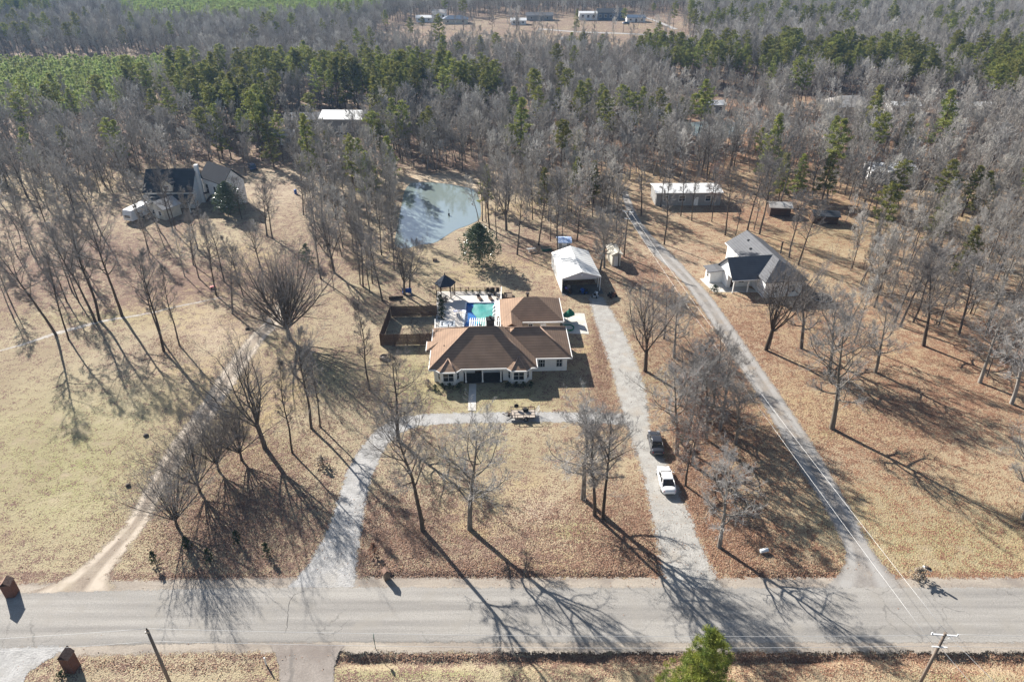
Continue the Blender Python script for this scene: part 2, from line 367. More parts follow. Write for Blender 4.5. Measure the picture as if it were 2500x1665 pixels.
# ---------------------------------------------------------------- paths, roads: ribbons with ragged edges
def surfmat(name, c1, c2, c3=None, scale=.5, stretch=None, speck=6, edge=.0, rut=None, cracks=False, bump=.03):
    m = bpy.data.materials.new(name); m.use_nodes = True; n = m.node_tree.nodes; l = m.node_tree.links; b = n['Principled BSDF']; out = n['Material Output']
    b.inputs['Roughness'].default_value = .92; b.inputs['Specular IOR Level'].default_value = .2
    geo = n.new('ShaderNodeNewGeometry'); mp = n.new('ShaderNodeMapping'); l.new(geo.outputs['Position'], mp.inputs[0])
    if stretch: mp.inputs['Scale'].default_value = stretch
    def noise(sc, det, vec, rough=.55):
        q = n.new('ShaderNodeTexNoise'); q.inputs['Scale'].default_value = sc; q.inputs['Detail'].default_value = det; q.inputs['Roughness'].default_value = rough; l.new(vec, q.inputs['Vector']); return q.outputs[0]
    def mr(v, a0, a1, b0=0, b1=1):
        q = n.new('ShaderNodeMapRange'); l.new(v, q.inputs[0])
        for i, x in enumerate((a0, a1, b0, b1)): q.inputs[i + 1].default_value = x
        return q.outputs[0]
    def mix(fac, A, B):
        q = n.new('ShaderNodeMix'); q.data_type = 'RGBA'
        for sock, val in ((q.inputs[0], fac), (q.inputs[6], A), (q.inputs[7], B)):
            if isinstance(val, tuple): sock.default_value = (*val, 1)
            elif isinstance(val, (int, float)): sock.default_value = val
            else: l.new(val, sock)
        return q.outputs[2]
    def math_(op, A, B):
        q = n.new('ShaderNodeMath'); q.operation = op
        for s_, val in zip(q.inputs, (A, B)):
            if isinstance(val, (int, float)): s_.default_value = val
            else: l.new(val, s_)
        return q.outputs[0]
    pos = geo.outputs['Position']
    n1 = noise(scale, 6, mp.outputs[0]); n2 = noise(speck, 3, pos, .8); n3 = noise(.35, 4, pos)
    col = mix(mr(n1, .35, .65), c1, c2); col = mix(mr(n2, .45, .75, 0, .45), col, tuple(x * .45 for x in c2))
    col = mix(mr(n2, .25, .42, .4, 0), col, tuple(min(.85, x * 1.45) for x in c1))
    if c3: col = mix(mr(n3, .52, .68, 0, .75), col, c3)
    at = n.new('ShaderNodeAttribute'); at.attribute_name = 'cross'
    if rut:   # two wheel tracks, paler; a strip of grass/leaves between
        r1 = mr(math_('ABSOLUTE', math_('SUBTRACT', math_('ABSOLUTE', at.outputs['Fac'], 0), .5), 0), .12, .32, 1, 0)
        r1 = math_('MULTIPLY', r1, mr(n1, .25, .55))
        col = mix(r1, col, rut)
    if cracks:
        vo = n.new('ShaderNodeTexVoronoi'); vo.feature = 'DISTANCE_TO_EDGE'; vo.inputs['Scale'].default_value = .16
        nz = n.new('ShaderNodeTexNoise'); nz.inputs['Scale'].default_value = 1.1; nz.inputs['Detail'].default_value = 5; l.new(pos, nz.inputs['Vector'])
        va = n.new('ShaderNodeVectorMath'); va.operation = 'MULTIPLY_ADD'; va.inputs[1].default_value = (1.6, 1.6, 0); l.new(nz.outputs['Color'], va.inputs[0]); l.new(pos, va.inputs[2])
        l.new(va.outputs[0], vo.inputs['Vector'])
        cr = mr(vo.outputs['Distance'], .002, .008, .45, 0); cr = math_('MULTIPLY', cr, mr(noise(.09, 2, pos), .48, .56))
        col = mix(cr, col, (.10, .095, .09))
    l.new(col, b.inputs['Base Color'])
    bp = n.new('ShaderNodeBump'); bp.inputs['Distance'].default_value = bump; l.new(n2, bp.inputs['Height']); l.new(bp.outputs[0], b.inputs['Normal'])
    if edge > 0:
        ea = n.new('ShaderNodeAttribute'); ea.attribute_name = 'edge'
        e = math_('ADD', ea.outputs['Fac'], mr(noise(1.3, 5, pos, .75), .25, .75, -edge, edge * .25))
        e = math_('ADD', e, mr(noise(9, 2, pos), .3, .7, -edge * .35, edge * .35))
        al = math_('GREATER_THAN', e, 0)
        tr = n.new('ShaderNodeBsdfTransparent'); mx = n.new('ShaderNodeMixShader'); l.new(al, mx.inputs[0]); l.new(tr.outputs[0], mx.inputs[1]); l.new(b.outputs[0], mx.inputs[2]); l.new(mx.outputs[0], out.inputs[0])
    return m
def resample(pts, step):
    pts = [np.array(p, float) for p in pts]; n = len(pts); out = []
    for i in range(n - 1):           # Catmull-Rom
        p0 = pts[max(i - 1, 0)]; p1 = pts[i]; p2 = pts[i + 1]; p3 = pts[min(i + 2, n - 1)]
        k = max(2, int(np.linalg.norm(p2[:2] - p1[:2]) / step))
        for j in range(k):
            t = j / k; out.append(.5 * ((2 * p1) + (-p0 + p2) * t + (2 * p0 - 5 * p1 + 4 * p2 - p3) * t * t + (-p0 + 3 * p1 - 3 * p2 + p3) * t ** 3))
    out.append(pts[-1]); return out
PATHS = []
def W2_(px, py): return W(px / K, py / K)
def ribbon(name, left, right, m, z, label, cat, view=True, step=.6, cuts=8, kind='structure', capstart=False, capend=False):
    """left and right edges as equal-length lists of points in the photo view (or map)"""
    L = [W(*p) if view else p for p in left]; Rr = [W(*p) if view else p for p in right]
    rows = resample([(*a_, *b_) for a_, b_ in zip(L, Rr)], step)
    v = []; cr = []; ed = []
    for i, r in enumerate(rows):
        wd = math.hypot(r[0] - r[2], r[1] - r[3])
        for k in range(cuts + 1):
            t = k / cuts; v.append((r[0] * (1 - t) + r[2] * t, r[1] * (1 - t) + r[3] * t, z)); cr.append(2 * t - 1)
            e = (1 - abs(2 * t - 1)) * wd / 2
            if capstart: e = min(e, i * step)
            if capend: e = min(e, (len(rows) - 1 - i) * step)
            ed.append(e)
    v = np.array(v); v[:, 2] += hz(v[:, 0], v[:, 1]) * 0
    n = cuts + 1; ii, jj = np.meshgrid(np.arange(len(rows) - 1), np.arange(cuts), indexing='ij'); a_ = (ii * n + jj).ravel()
    f = np.stack([a_, a_ + n, a_ + n + 1, a_ + 1], -1)
    # keep normals up
    A, B, C_ = v[f[0][0]], v[f[0][1]], v[f[0][2]]
    if np.cross(B - A, C_ - A)[2] < 0: f = f[:, ::-1]
    me_ = npmesh(name, v, f, [m], smooth=False)
    for nm, arr in (('cross', cr), ('edge', ed)):
        at = me_.attributes.new(nm, 'FLOAT', 'POINT'); at.data.foreach_set('value', np.array(arr, dtype=np.float32))
    o = linkobj(name, me_); tag(o, label, cat, kind=kind)
    PATHS.append([(r[0], r[1]) for r in rows] + [(r[2], r[3]) for r in rows[::-1]])
    return o
asph = surfmat('old grey asphalt', (.365, .345, .315), (.235, .222, .205), (.285, .265, .235), scale=.5, stretch=(.05, 1.5, 1), speck=7, edge=.4, cracks=True, bump=.015)
shoulder = surfmat('dirt shoulder', (.40, .35, .29), (.29, .25, .21), (.22, .19, .165), scale=.5, stretch=(.25, 1.5, 1), speck=5, edge=.7)
gravel = surfmat('pale gravel', (.45, .44, .425), (.32, .312, .30), (.38, .36, .33), scale=.7, speck=4.5, edge=.75, bump=.09)
gravel2 = surfmat('tan worn gravel', (.42, .405, .375), (.32, .305, .28), (.36, .32, .27), scale=.8, speck=5, edge=1.1, bump=.07)
lane = surfmat('narrow worn lane', (.31, .288, .262), (.22, .20, .182), (.28, .23, .18), scale=.6, speck=5, edge=.7, rut=(.335, .32, .30))
dirt = surfmat('two track dirt', (.34, .285, .225), (.26, .21, .165), (.33, .28, .2), scale=.6, speck=5, edge=1.3, rut=(.49, .42, .34))
bx = [-140, -80, -52, -40, -25, 0, 25, 50, 80, 140]
def bnd(x): return float(bendy(np.array(x, float)))
ribbon('road_shoulder', [(x, 50.1 + bnd(x)) for x in bx], [(x, 40.9 + bnd(x)) for x in bx], shoulder, .008, 'dirt shoulder strip along both sides of the asphalt road', 'verge', view=False, cuts=14, step=1.5)
ribbon('road', [(x, ROADN + bnd(x)) for x in bx], [(x, ROADS + bnd(x)) for x in bx], asph, .02, 'worn grey two lane asphalt road crossing the foreground', 'road', view=False, cuts=14, step=1.5)
ribbon('west_driveway', [(655, 1350), (700, 1300), (745, 1225), (772, 1150), (795, 1080), (840, 1010), (890, 968), (960, 951), (1100, 946), (1300, 945), (1445, 950)],
       [(822, 1350), (826, 1290), (836, 1210), (850, 1130), (868, 1075), (895, 1025), (935, 992), (985, 980), (1100, 975), (1300, 974), (1445, 980)], gravel, .012, 'pale gravel driveway curving from the road past the brown roofed house', 'driveway')
ribbon('east_driveway', [(1522, 1352), (1510, 1290), (1497, 1215), (1485, 1150), (1462, 1060), (1438, 990), (1418, 920), (1398, 840), (1372, 765), (1352, 700), (1348, 680)],
       [(1668, 1352), (1632, 1280), (1600, 1200), (1568, 1130), (1530, 1050), (1502, 985), (1490, 905), (1467, 830), (1437, 760), (1402, 700), (1385, 680)], gravel2, .016, 'tan gravel driveway running straight up to the white carport', 'driveway')
ribbon('east_lane', [(1890, 1352), (1938, 1290), (1915, 1210), (1825, 1060), (1738, 910), (1655, 780), (1590, 680), (1545, 625), (1500, 585), (1465, 535), (1440, 490), (1425, 440)],
       [(2090, 1352), (2018, 1275), (1965, 1180), (1885, 1040), (1800, 910), (1712, 785), (1640, 685), (1598, 640), (1558, 595), (1500, 540), (1465, 490), (1445, 440)], lane, .01, 'narrow grey lane running diagonally past the grey roofed house', 'lane')
ribbon('dirt_track', [(50, 1366), (160, 1315), (270, 1215), (320, 1130), (385, 1020), (450, 935), (510, 845), (570, 770), (608, 735), (640, 690)],
       [(275, 1358), (268, 1310), (345, 1205), (385, 1130), (445, 1040), (498, 960), (555, 870), (612, 785), (648, 745), (672, 690)], dirt, .014, 'two track dirt drive with pale wheel ruts beside the left field', 'dirt track', cuts=16)
ribbon('gravel_apron', [(-120, 1484), (0, 1484), (90, 1478), (160, 1480)], [(-120, 1640), (30, 1600), (70, 1545), (165, 1490)], gravel, .024, 'pale gravel apron in the bottom left corner', 'driveway')
ribbon('south_driveway', [(615, 1478), (632, 1510), (640, 1545), (632, 1610)], [(795, 1482), (778, 1510), (772, 1545), (768, 1610)],
       surfmat('worn brown asphalt', (.30, .265, .235), (.24, .21, .185), (.2, .17, .15), scale=.8, speck=6, edge=.35, cracks=True), .028, 'worn brown driveway stub below the road', 'driveway')
ribbon('far_lane', [(1240, 66), (1330, 73), (1440, 77), (1560, 84)], [(1240, 68.5), (1330, 75.5), (1440, 79.5), (1560, 86.5)], gravel, .03, 'pale far lane crossing the distant fields', 'lane', step=4, cuts=2)
ribbon('hill_lane', [(1478, 41), (1505, 50), (1545, 68)], [(1486, 41), (1516, 50), (1560, 68)], gravel, .034, 'pale far lane curving down beside the distant blue cars', 'lane', step=4, cuts=2)
# dry creek: pale stony bed
creek = surfmat('pale stones', (.50, .47, .43), (.36, .32, .28), None, scale=1, speck=5, edge=.6)
cl = [(0, 806), (60, 789), (110, 772), (170, 755), (240, 737), (300, 728), (360, 716), (400, 706), (460, 694), (510, 683)]
ribbon('dry_creek', [(x, y - t) for (x, y), t in zip(cl, (2, 3, 4, 4, 3, 2.5, 2, 2, 2, 1.5))], [(x, y + t) for (x, y), t in zip(cl, (3, 4, 5, 5, 4, 3, 3, 3, 2.5, 2))], creek, .012, 'thin pale stony creek bed winding across the left field', 'creek', cuts=6)

# ---------------------------------------------------------------- ponds
def water(name, pts, label, view=True, z=.03, col=(.20, .25, .255)):
    P_ = [W(*p) if view else p for p in pts]; P2 = resample([*P_, P_[0]], 1.0)[:-1]
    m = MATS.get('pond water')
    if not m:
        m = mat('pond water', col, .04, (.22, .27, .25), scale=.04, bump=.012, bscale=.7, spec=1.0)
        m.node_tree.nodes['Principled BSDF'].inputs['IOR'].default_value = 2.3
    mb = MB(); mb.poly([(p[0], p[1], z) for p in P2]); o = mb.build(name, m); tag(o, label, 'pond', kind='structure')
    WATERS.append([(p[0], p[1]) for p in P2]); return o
WATERS = []
pond = [(943, 422), (970, 420), (1000, 420.5), (1040, 425), (1070, 431), (1090, 437), (1102, 460), (1104, 500), (1080, 517), (1050, 528), (1022, 545), (998, 559), (965, 563), (930, 572), (908, 563), (912, 530), (922, 478), (930, 440)]
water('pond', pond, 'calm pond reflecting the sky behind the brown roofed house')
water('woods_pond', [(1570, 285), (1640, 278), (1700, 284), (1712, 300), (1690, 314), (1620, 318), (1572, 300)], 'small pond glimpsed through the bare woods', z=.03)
# raised sandy bank: a low berm round the north side of the pond
bank = surfmat('sandy bank', (.56, .46, .33), (.46, .36, .25), (.50, .33, .2), scale=.6, speck=5, edge=.5)
ribbon('pond_bank', [(925, 408), (960, 403), (1010, 404), (1060, 412), (1100, 424), (1125, 436)], [(930, 424), (955, 421), (1000, 420), (1045, 425), (1085, 435), (1108, 450)], bank, .012, 'sandy bank along the far side of the pond', 'bank')

def crackline(pts, w_, label):
    mb = MB(); rr = random.Random(3); L = resample([(x, y) for x, y in pts], .25); vs = []
    for i, p in enumerate(L): j = rr.uniform(-.09, .09); ww = w_ * rr.uniform(.5, 1.5); vs += [(p[0] + j - ww, p[1], .0245), (p[0] + j + ww, p[1], .0245)]
    mb.add(vs, [(2 * i, 2 * i + 1, 2 * i + 3, 2 * i + 2) for i in range(len(L) - 1)]); o = mb.build('road_crack', MATS.get('crack filler') or mat('crack filler', (.09, .085, .08), .9)); tag(o, label, 'road crack', kind='structure')
crackline([W2_(743, 1442), W2_(712, 1458), W2_(703, 1490), W2_(700, 1535), W2_(692, 1545)], .03, 'jagged dark crack across the road near the west driveway')

# ================================================================ BUILDINGS
def W2(px, py, h=0): return W(px / K, py / K, h)          # same, from full photo pixels
FOOT = []                                                  # footprints kept clear of trees: (x, y, r)
def hip(mb, x0, x1, y0, y1, z, p, t=.16, axis=None):
    """hip roof solid; p = rise per metre"""
    w_, d_ = x1 - x0, y1 - y0
    if axis is None: axis = 'x' if w_ >= d_ else 'y'
    r = (d_ if axis == 'x' else w_) / 2; zr = z + r * p
    if axis == 'x': A, B = (x0 + r, (y0 + y1) / 2, zr), (x1 - r, (y0 + y1) / 2, zr)
    else: A, B = ((x0 + x1) / 2, y0 + r, zr), ((x0 + x1) / 2, y1 - r, zr)
    v = [(x0, y0, z), (x1, y0, z), (x1, y1, z), (x0, y1, z), A, B] + [(x0, y0, z - t), (x1, y0, z - t), (x1, y1, z - t), (x0, y1, z - t)]
    if axis == 'x': top = [(0, 1, 5, 4), (1, 2, 5), (2, 3, 4, 5), (3, 0, 4)]
    else: top = [(0, 1, 4), (1, 2, 5, 4), (2, 3, 5), (3, 0, 4, 5)]
    mb.add(v, top + [(0, 6, 7, 1), (1, 7, 8, 2), (2, 8, 9, 3), (3, 9, 6, 0), (6, 9, 8, 7)]); return zr
def gable(mb, x0, x1, y0, y1, z, zr, axis='x', t=.16):
    if axis == 'x': ym = (y0 + y1) / 2; v = [(x0, y0, z), (x1, y0, z), (x1, y1, z), (x0, y1, z), (x0, ym, zr), (x1, ym, zr)]
    else: xm = (x0 + x1) / 2; v = [(x1, y0, z), (x1, y1, z), (x0, y1, z), (x0, y0, z), (xm, y0, zr), (xm, y1, zr)]
    v += [(a_, b_, c_ - t) for a_, b_, c_ in v]
    mb.add(v, [(0, 1, 5, 4), (2, 3, 4, 5), (0, 6, 7, 1), (2, 8, 9, 3), (0, 4, 10, 6), (4, 3, 9, 10), (1, 7, 11, 5), (5, 11, 8, 2), (6, 10, 11, 7), (10, 9, 8, 11)])
def band(mb, x0, x1, y0, y1, z0, z1, t=.05):
    mb.box(x0 - t, x1 + t, y0 - t, y0 - .004, z0, z1); mb.box(x0 - t, x1 + t, y1 + .004, y1 + t, z0, z1)
    mb.box(x0 - t, x0 - .004, y0 - .004, y1 + .004, z0, z1); mb.box(x1 + .004, x1 + t, y0 - .004, y1 + .004, z0, z1)
def win(parent, x, y, z, w_, h_, rz=0.0, cols=1, rows=2):
    f = MB(); t = .09
    f.box(-w_ / 2 - t, w_ / 2 + t, -.07, .02, h_, h_ + t); f.box(-w_ / 2 - t, w_ / 2 + t, -.1, .02, -t, 0)
    f.box(-w_ / 2 - t, -w_ / 2, -.07, .02, 0, h_); f.box(w_ / 2, w_ / 2 + t, -.07, .02, 0, h_)
    for i in range(1, rows): f.box(-w_ / 2, w_ / 2, -.05, 0, h_ * i / rows - .025, h_ * i / rows + .025)
    for i in range(1, cols): f.box(-w_ / 2 + w_ * i / cols - .03, -w_ / 2 + w_ * i / cols + .03, -.055, .005, 0, h_)
    o = f.build('window', M['trim'], parent, (x, y, z), rz)
    p = MB(); p.box(-w_ / 2, w_ / 2, -.03, -.01, 0, h_); p.build('pane', M['glass'], o)
    return o
def door(parent, x, y, z, w_, h_, m, rz=0.0, handle=True):
    d = MB(); d.box(-w_ / 2, w_ / 2, -.06, -.003, 0, h_)
    for i in range(1, 4): d.box(-w_ / 2 + .08, w_ / 2 - .08, -.075, -.055, h_ * i / 4 - .25, h_ * i / 4 + .2)
    o = d.build('door', m, parent, (x, y, z), rz)
    if handle: k = MB(); k.rev([(.0, -.12), (.04, -.11), (.04, -.08), (.015, -.06)], (w_ / 2 - .1, 0, h_ * .45), 8, 'Y'); k.build('handle', M['steel'], o)
    return o

# --- main house -------------------------------------------------
HX, HY, HR = -12.23, 85.23, R(2.3)
house = thing('house', 'white house with a brown hipped roof, two bay windows and front porch, at the centre', 'house', (HX, HY, 0), HR)
house.name = 'house'
def HW(x, y): c, s = math.cos(HR), math.sin(HR); return (HX + x * c - y * s, HY + x * s + y * c)
pit = .62; ez = 2.8
rf = MB(); hip(rf, 0, 15.95, 0, 11.9, ez, pit); hip(rf, 8.5, 21.4, 2.45, 11.6, ez - .004, pit)
def bayroof(mb, x0, x1, ye, yp, zp, z=ez - .05):
    xm = (x0 + x1) / 2; c_ = .7
    mb.add([(x0, ye + c_, z), (x0 + c_, ye, z), (x1 - c_, ye, z), (x1, ye + c_, z), (xm, yp, zp), (x0, yp, z), (x1, yp, z)],
           [(1, 2, 4), (0, 1, 4), (2, 3, 4), (5, 0, 4), (3, 6, 4), (0, 5, 6, 3, 2, 1)])
bayroof(rf, .95, 4.65, -.75, 1.5, ez + .92); bayroof(rf, 11.45, 15.1, -.75, 1.6, ez + .98)
# left side bump-out roof
rf.add([(-.75, 5.4, ez - .05), (-.75, 8.1, ez - .05), (1.3, 6.75, ez + .78), (1.3, 5.4, ez - .05), (1.3, 8.1, ez - .05)], [(0, 2, 1), (0, 3, 2), (1, 2, 4), (0, 1, 4, 3)])
rfo = rf.build('roof', M['roof_brown'], house)
cap = MB()
def capline(a_, b_): cap.tube([a_, b_], .11, 5)
capline((5.95, 5.95, 6.49), (10, 5.95, 6.49)); capline((0, 0, 2.82), (5.95, 5.95, 6.49)); capline((15.95, 0, 2.82), (10, 5.95, 6.49)); capline((0, 11.9, 2.82), (5.95, 5.95, 6.49))
capline((21.4, 2.45, 2.82), (16.83, 7.02, 5.64)); capline((11.4, 7.02, 5.64), (16.83, 7.02, 5.64)); capline((21.4, 11.6, 2.82), (16.83, 7.02, 5.64))
for x0, x1, yp, zp in ((.95, 4.65, 1.5, ez + .92), (11.45, 15.1, 1.6, ez + .98)):
    xm = (x0 + x1) / 2; capline((x0 + .7, -.75, ez - .03), (xm, yp, zp)); capline((x1 - .7, -.75, ez - .03), (xm, yp, zp))
cap.build('ridge_cap', mat('ridge cap shingles', (.36, .25, .19), .9, (.28, .19, .14), scale=2), rfo)
ch = MB(); ch.box(8.6, 9.8, 6.05, 7.0, 5.2, 7.5); ch.build('chimney', mat('dark chimney brick', (.10, .075, .06), .9, (.06, .05, .045), scale=6, bump=.01), rfo)
cc = MB(); cc.box(8.52, 9.88, 5.97, 7.08, 7.5, 7.58); cc.rev([(.16, 7.58), (.16, 7.85), (.22, 7.87), (.22, 7.95)], (9.2, 6.5, 0), 10); cc.build('chimney_cap', M['dark'], rfo)
for (x, y, z) in ((2.6, 9.6, 4.6), (2.1, 4.5, 4.0), (7.7, 8.4, 5.2), (11.0, 8.2, 5.2), (15.5, 8.4, 5.0)):
    vv = MB(); vv.rev([(.07, z - .7), (.07, z + .12), (.12, z + .14), (.12, z + .2)], (x, y, 0), 8); vv.build('vent_pipe', M['blackmetal'], rfo)
fa = MB()
for (x0, y0, x1, y1) in ((0, 0, .95, 0), (4.65, 0, 11.45, 0), (15.1, 0, 15.95, 0), (15.95, 2.45, 21.4, 2.45)): fa.box(x0, x1, y0 - .12, y0 - .003, ez - .24, ez + .0)
for x, y0, y1 in ((0, 0, 5.4), (0, 8.1, 11.9)): fa.box(x - .12, x - .003, y0, y1, ez - .24, ez)
fa.box(21.403, 21.52, 2.45, 11.6, ez - .24, ez); fa.box(15.953, 16.07, .0, 2.33, ez - .24, ez)
for x0, x1 in ((.95, 4.65), (11.45, 15.1)):
    fa.box(x0 + .7, x1 - .7, -.87, -.753, ez - .27, ez - .04)
    fa.cbox((x0 + .31, -.44, ez - .155), (.99, .1, .22), -R(45)); fa.cbox((x1 - .31, -.44, ez - .155), (.99, .1, .22), R(45))
fa.box(-.87, -.753, 5.4, 8.1, ez - .27, ez - .04)
fa.build('gutter', M['trim'], house)
wl = MB(); wt = ez - .17
wl.prism([(.6, .9), (1.4, .88), (4.2, .88), (5.0, .9), (5.0, 2.9), (10.9, 2.9), (10.9, .9), (15.3, .9), (15.3, 3.15), (20.8, 3.15), (20.8, 11.0), (15.2, 11.1), (15.2, 11.3), (.6, 11.3)], 0, wt)
wl.prism([(1.15, .9), (1.75, -.1), (3.85, -.1), (4.45, .9)], .0, wt - .05); wl.prism([(11.6, .9), (12.2, -.1), (14.3, -.1), (14.9, .9)], .0, wt - .05)
wl.box(-.2, .6, 5.8, 7.7, .0, wt - .05)
bt = wl
for x in np.arange(.7, 5.0, .42): bt.box(x - .025, x + .025, .86, .9, 0, wt) if not 1.1 < x < 4.5 else None
for x in list(np.arange(10.95, 15.3, .42)): bt.box(x - .025, x + .025, .86, .9, 0, wt) if not 11.5 < x < 15 else None
for x in np.arange(15.4, 20.8, .42): bt.box(x - .025, x + .025, 3.11, 3.15, 0, wt)
wlo = wl.build('wall', M['white'], house)
for cx in (2.8, 13.25):
    win(house, cx, -.1, .75, 1.5, 1.45, 0, 2, 2)
    win(house, cx - 1.36, .42, .75, .55, 1.4, -R(59), 1, 2); win(house, cx + 1.36, .42, .75, .55, 1.4, R(59), 1, 2)
win(house, 16.9, 3.15, .8, .95, 1.5, 0, 1, 2); win(house, 19.6, 3.15, .8, .95, 1.5, 0, 1, 2)
door(house, 7.2, 2.9, .12, 1.0, 2.1, M['darkwood']); win(house, 9.4, 2.9, .8, 1.3, 1.4, 0, 2, 2)
pf = MB(); pf.box(5.0, 10.9, .3, 2.9, 0, .12); pf.build('porch_floor', mat('dark porch boards', (.06, .05, .045), .8, (.04, .035, .03), scale=2), house)
for px_ in (7.86, 5.35, 10.6):
    pp = MB(); pp.box(px_ - .09, px_ + .09, .35, .53, .12, wt); pp.box(px_ - .14, px_ + .14, .3, .58, .12, .3); pp.box(px_ - .14, px_ + .14, .3, .58, wt - .15, wt - .0); pp.build('porch_post', M['trim'], house)
FOOT += [(*HW(5, 6), 9.5), (*HW(16, 6), 8)]
# --- garage annex behind -----------------------------------------
rg = MB(); hip(rg, 10.9, 21.3, 13.5, 21.6, ez, pit); gable(rg, 10.93, 14.4, 11.2, 16.2, ez - .006, ez + 1.07, 'y')
garage = thing('garage', 'low brown roofed garage annex joined behind the central house beside the pool', 'garage', (HX, HY, 0), HR)
rgo = rg.build('roof', M['roof_brown'], garage)
wg = MB(); wg.box(11.4, 20.8, 14.1, 21.1, 0, wt); wg.box(11.45, 14.0, 11.32, 14.1, 0, wt - .02); wg.build('wall', M['tanwall'], garage)
fg = MB(); fg.box(14.5, 21.3, 13.38, 13.497, ez - .24, ez); fg.box(10.78, 10.897, 11.9, 21.6, ez - .24, ez); fg.box(21.303, 21.42, 13.5, 21.6, ez - .24, ez); fg.build('gutter', M['trim'], garage)
win(garage, 15.9, 14.1, 1.1, .6, 1.0); door(garage, 18.0, 14.1, .02, .95, 2.05, M['trim'])
gd = MB(); gd.box(20.8, 20.86, 15.2, 20.2, .02, 2.2)
for i in range(1, 4): gd.box(20.86, 20.88, 15.2, 20.2, .02 + 2.18 * i / 4 - .02, .02 + 2.18 * i / 4 + .02)
gd.build('garage_door', M['white'], garage)
cv = MB(); cv.rev([(.2, 5.0), (.2, 5.5), (.32, 5.52), (.32, 5.66)], (15.6, 18.3, 0), 10); cv.build('roof_vent', M['blackmetal'], rgo)
FOOT += [(*HW(16, 17.5), 7)]
# --- pool deck ----------------------------------------------------
DZ = .3
deck = MB()
px0, px1, py0, py1 = -8.15, -3.15, 99.0, 110.6
L0, L1 = -13.9, -12.7
deck.prism([(L1, 98.0), (px0, 98.0), (px0, 115.0), (L0, 115.0)], 0.0, DZ); deck.box(px0, px1, py1, 115.0, 0, DZ); deck.box(px1, -1.9, 97.9, 115.0, 0, DZ); deck.box(px0, px1, 97.9, py0, 0, DZ)
dk = deck.build('pool_deck', M['deckpave']); tag(dk, 'pale concrete pool deck behind the central house', 'deck', kind='structure')
pool = thing('swimming_pool', 'rectangular blue swimming pool half covered by a slack green cover', 'pool', (px0, py0, 0))
ln = MB(); w5, h5 = px1 - px0, py1 - py0
ln.add([(.01, .01, .03), (w5 - .01, .01, .03), (w5 - .01, h5 - .01, .03), (.01, h5 - .01, .03), (.01, .01, DZ - .01), (w5 - .01, .01, DZ - .01), (w5 - .01, h5 - .01, DZ - .01), (.01, h5 - .01, DZ - .01)],
       [(0, 1, 2, 3), (0, 4, 5, 1), (1, 5, 6, 2), (2, 6, 7, 3), (3, 7, 4, 0)]); ln.build('liner', M['poolliner'], pool)
cvb = MB(); N = 26; vs = []; fs = []
for j in range(N + 1):
    for i in range(N + 1):
        t = j / N; yl = h5 * t
        left = 1.0 + .25 * math.sin(yl * 1.3) + (1.35 * (1 - t) ** .8 if t < .75 else .5 * (1 - t)) + (0.9 * (math.exp(-((t - .33) / .16) ** 2)))
        x = left + (w5 - .02 - left) * i / N
        vs.append((x, yl * .985 + .05, .15 + .045 * math.sin(x * 2.1 + yl * .9) + .03 * math.sin(yl * 2.2 - x * 1.4)))
for j in range(N):
    for i in range(N): q = j * (N + 1) + i; fs.append((q, q + 1, q + N + 2, q + N + 1))
cvb.add(vs, fs, True); cvb.build('pool_cover', M['poolcover'], pool)
cp = MB(); cp.box(-.25, 0, -.25, h5 + .25, DZ, DZ + .05); cp.box(w5, w5 + .25, -.25, h5 + .25, DZ, DZ + .05); cp.box(0, w5, h5, h5 + .25, DZ, DZ + .05); cp.box(0, w5, -.25, 0, DZ, DZ + .05); cp.build('coping', M['foam'], pool)
ff = MB()
for k in range(7): ff.tube([(w5 - .15 + .1 * math.sin(k), 1.0 + k * 1.35, DZ + .1), (w5 - .1 - .1 * math.sin(k), 2.2 + k * 1.35, DZ + .12)], .13, 6)
ff.build('rolled_cover_edge', mat('pale aqua vinyl', (.5, .68, .68), .5, (.7, .76, .76), scale=2), pool)
# inflatable in the pool
fl = MB(); pr = [(0, 0), (.25, .5), (.6, 1.1), (.85, 1.6), (1.25, 1.65), (1.0, 1.95), (.95, 2.4), (.7, 2.1), (.3, 1.9), (.45, 1.5), (.2, .9), (-.15, .35)]
fl.prism(pr, .22, .36); tag(fl.build('pool_float', mat('cyan vinyl float', (.02, .45, .72), .4), None, (px0 + 1.5, py0 + 2.6, 0)), 'bright cyan float lying in the blue end of the pool', 'pool float')
# slide
sd = thing('pool_slide', 'pale blue curved pool slide beside the pool', 'slide', (px0 - 1.1, 105.6, DZ), R(-150))
sm_ = MB(); path = [(-.1, 2.2, 1.9), (.0, 1.4, 1.75), (.25, .6, 1.3), (.35, -.3, .8), (.2, -1.0, .45), (-.1, -1.7, .3)]
rws = resample(path, .2); vs = []; fs = []
for p in rws:
    for k in range(5): t = -1 + k / 2; vs.append((p[0] + .32 * t, p[1], p[2] + .18 * t * t))
for i in range(len(rws) - 1):
    for k in range(4): q = i * 5 + k; fs.append((q, q + 1, q + 6, q + 5))
sm_.add(vs, fs, True); sm_.build('chute', M['slideblue'], sd)
ld = MB()
for s_ in (-.3, .3): ld.tube([(s_ - .1, 2.35, 1.95), (s_ - .1, 2.9, 0)], .03, 5); sp_ = MB(); sp_.tube([(s_, .5, 1.2), (s_, .5, 0)], .03, 5); sp_.build('support', M['foam'], sd)
for i in range(5): t = i / 5; ld.box(-.4, .2, 2.38 + .45 * t, 2.5 + .45 * t, 1.6 - 1.55 * t, 1.64 - 1.55 * t)
ld.build('ladder', M['foam'], sd)
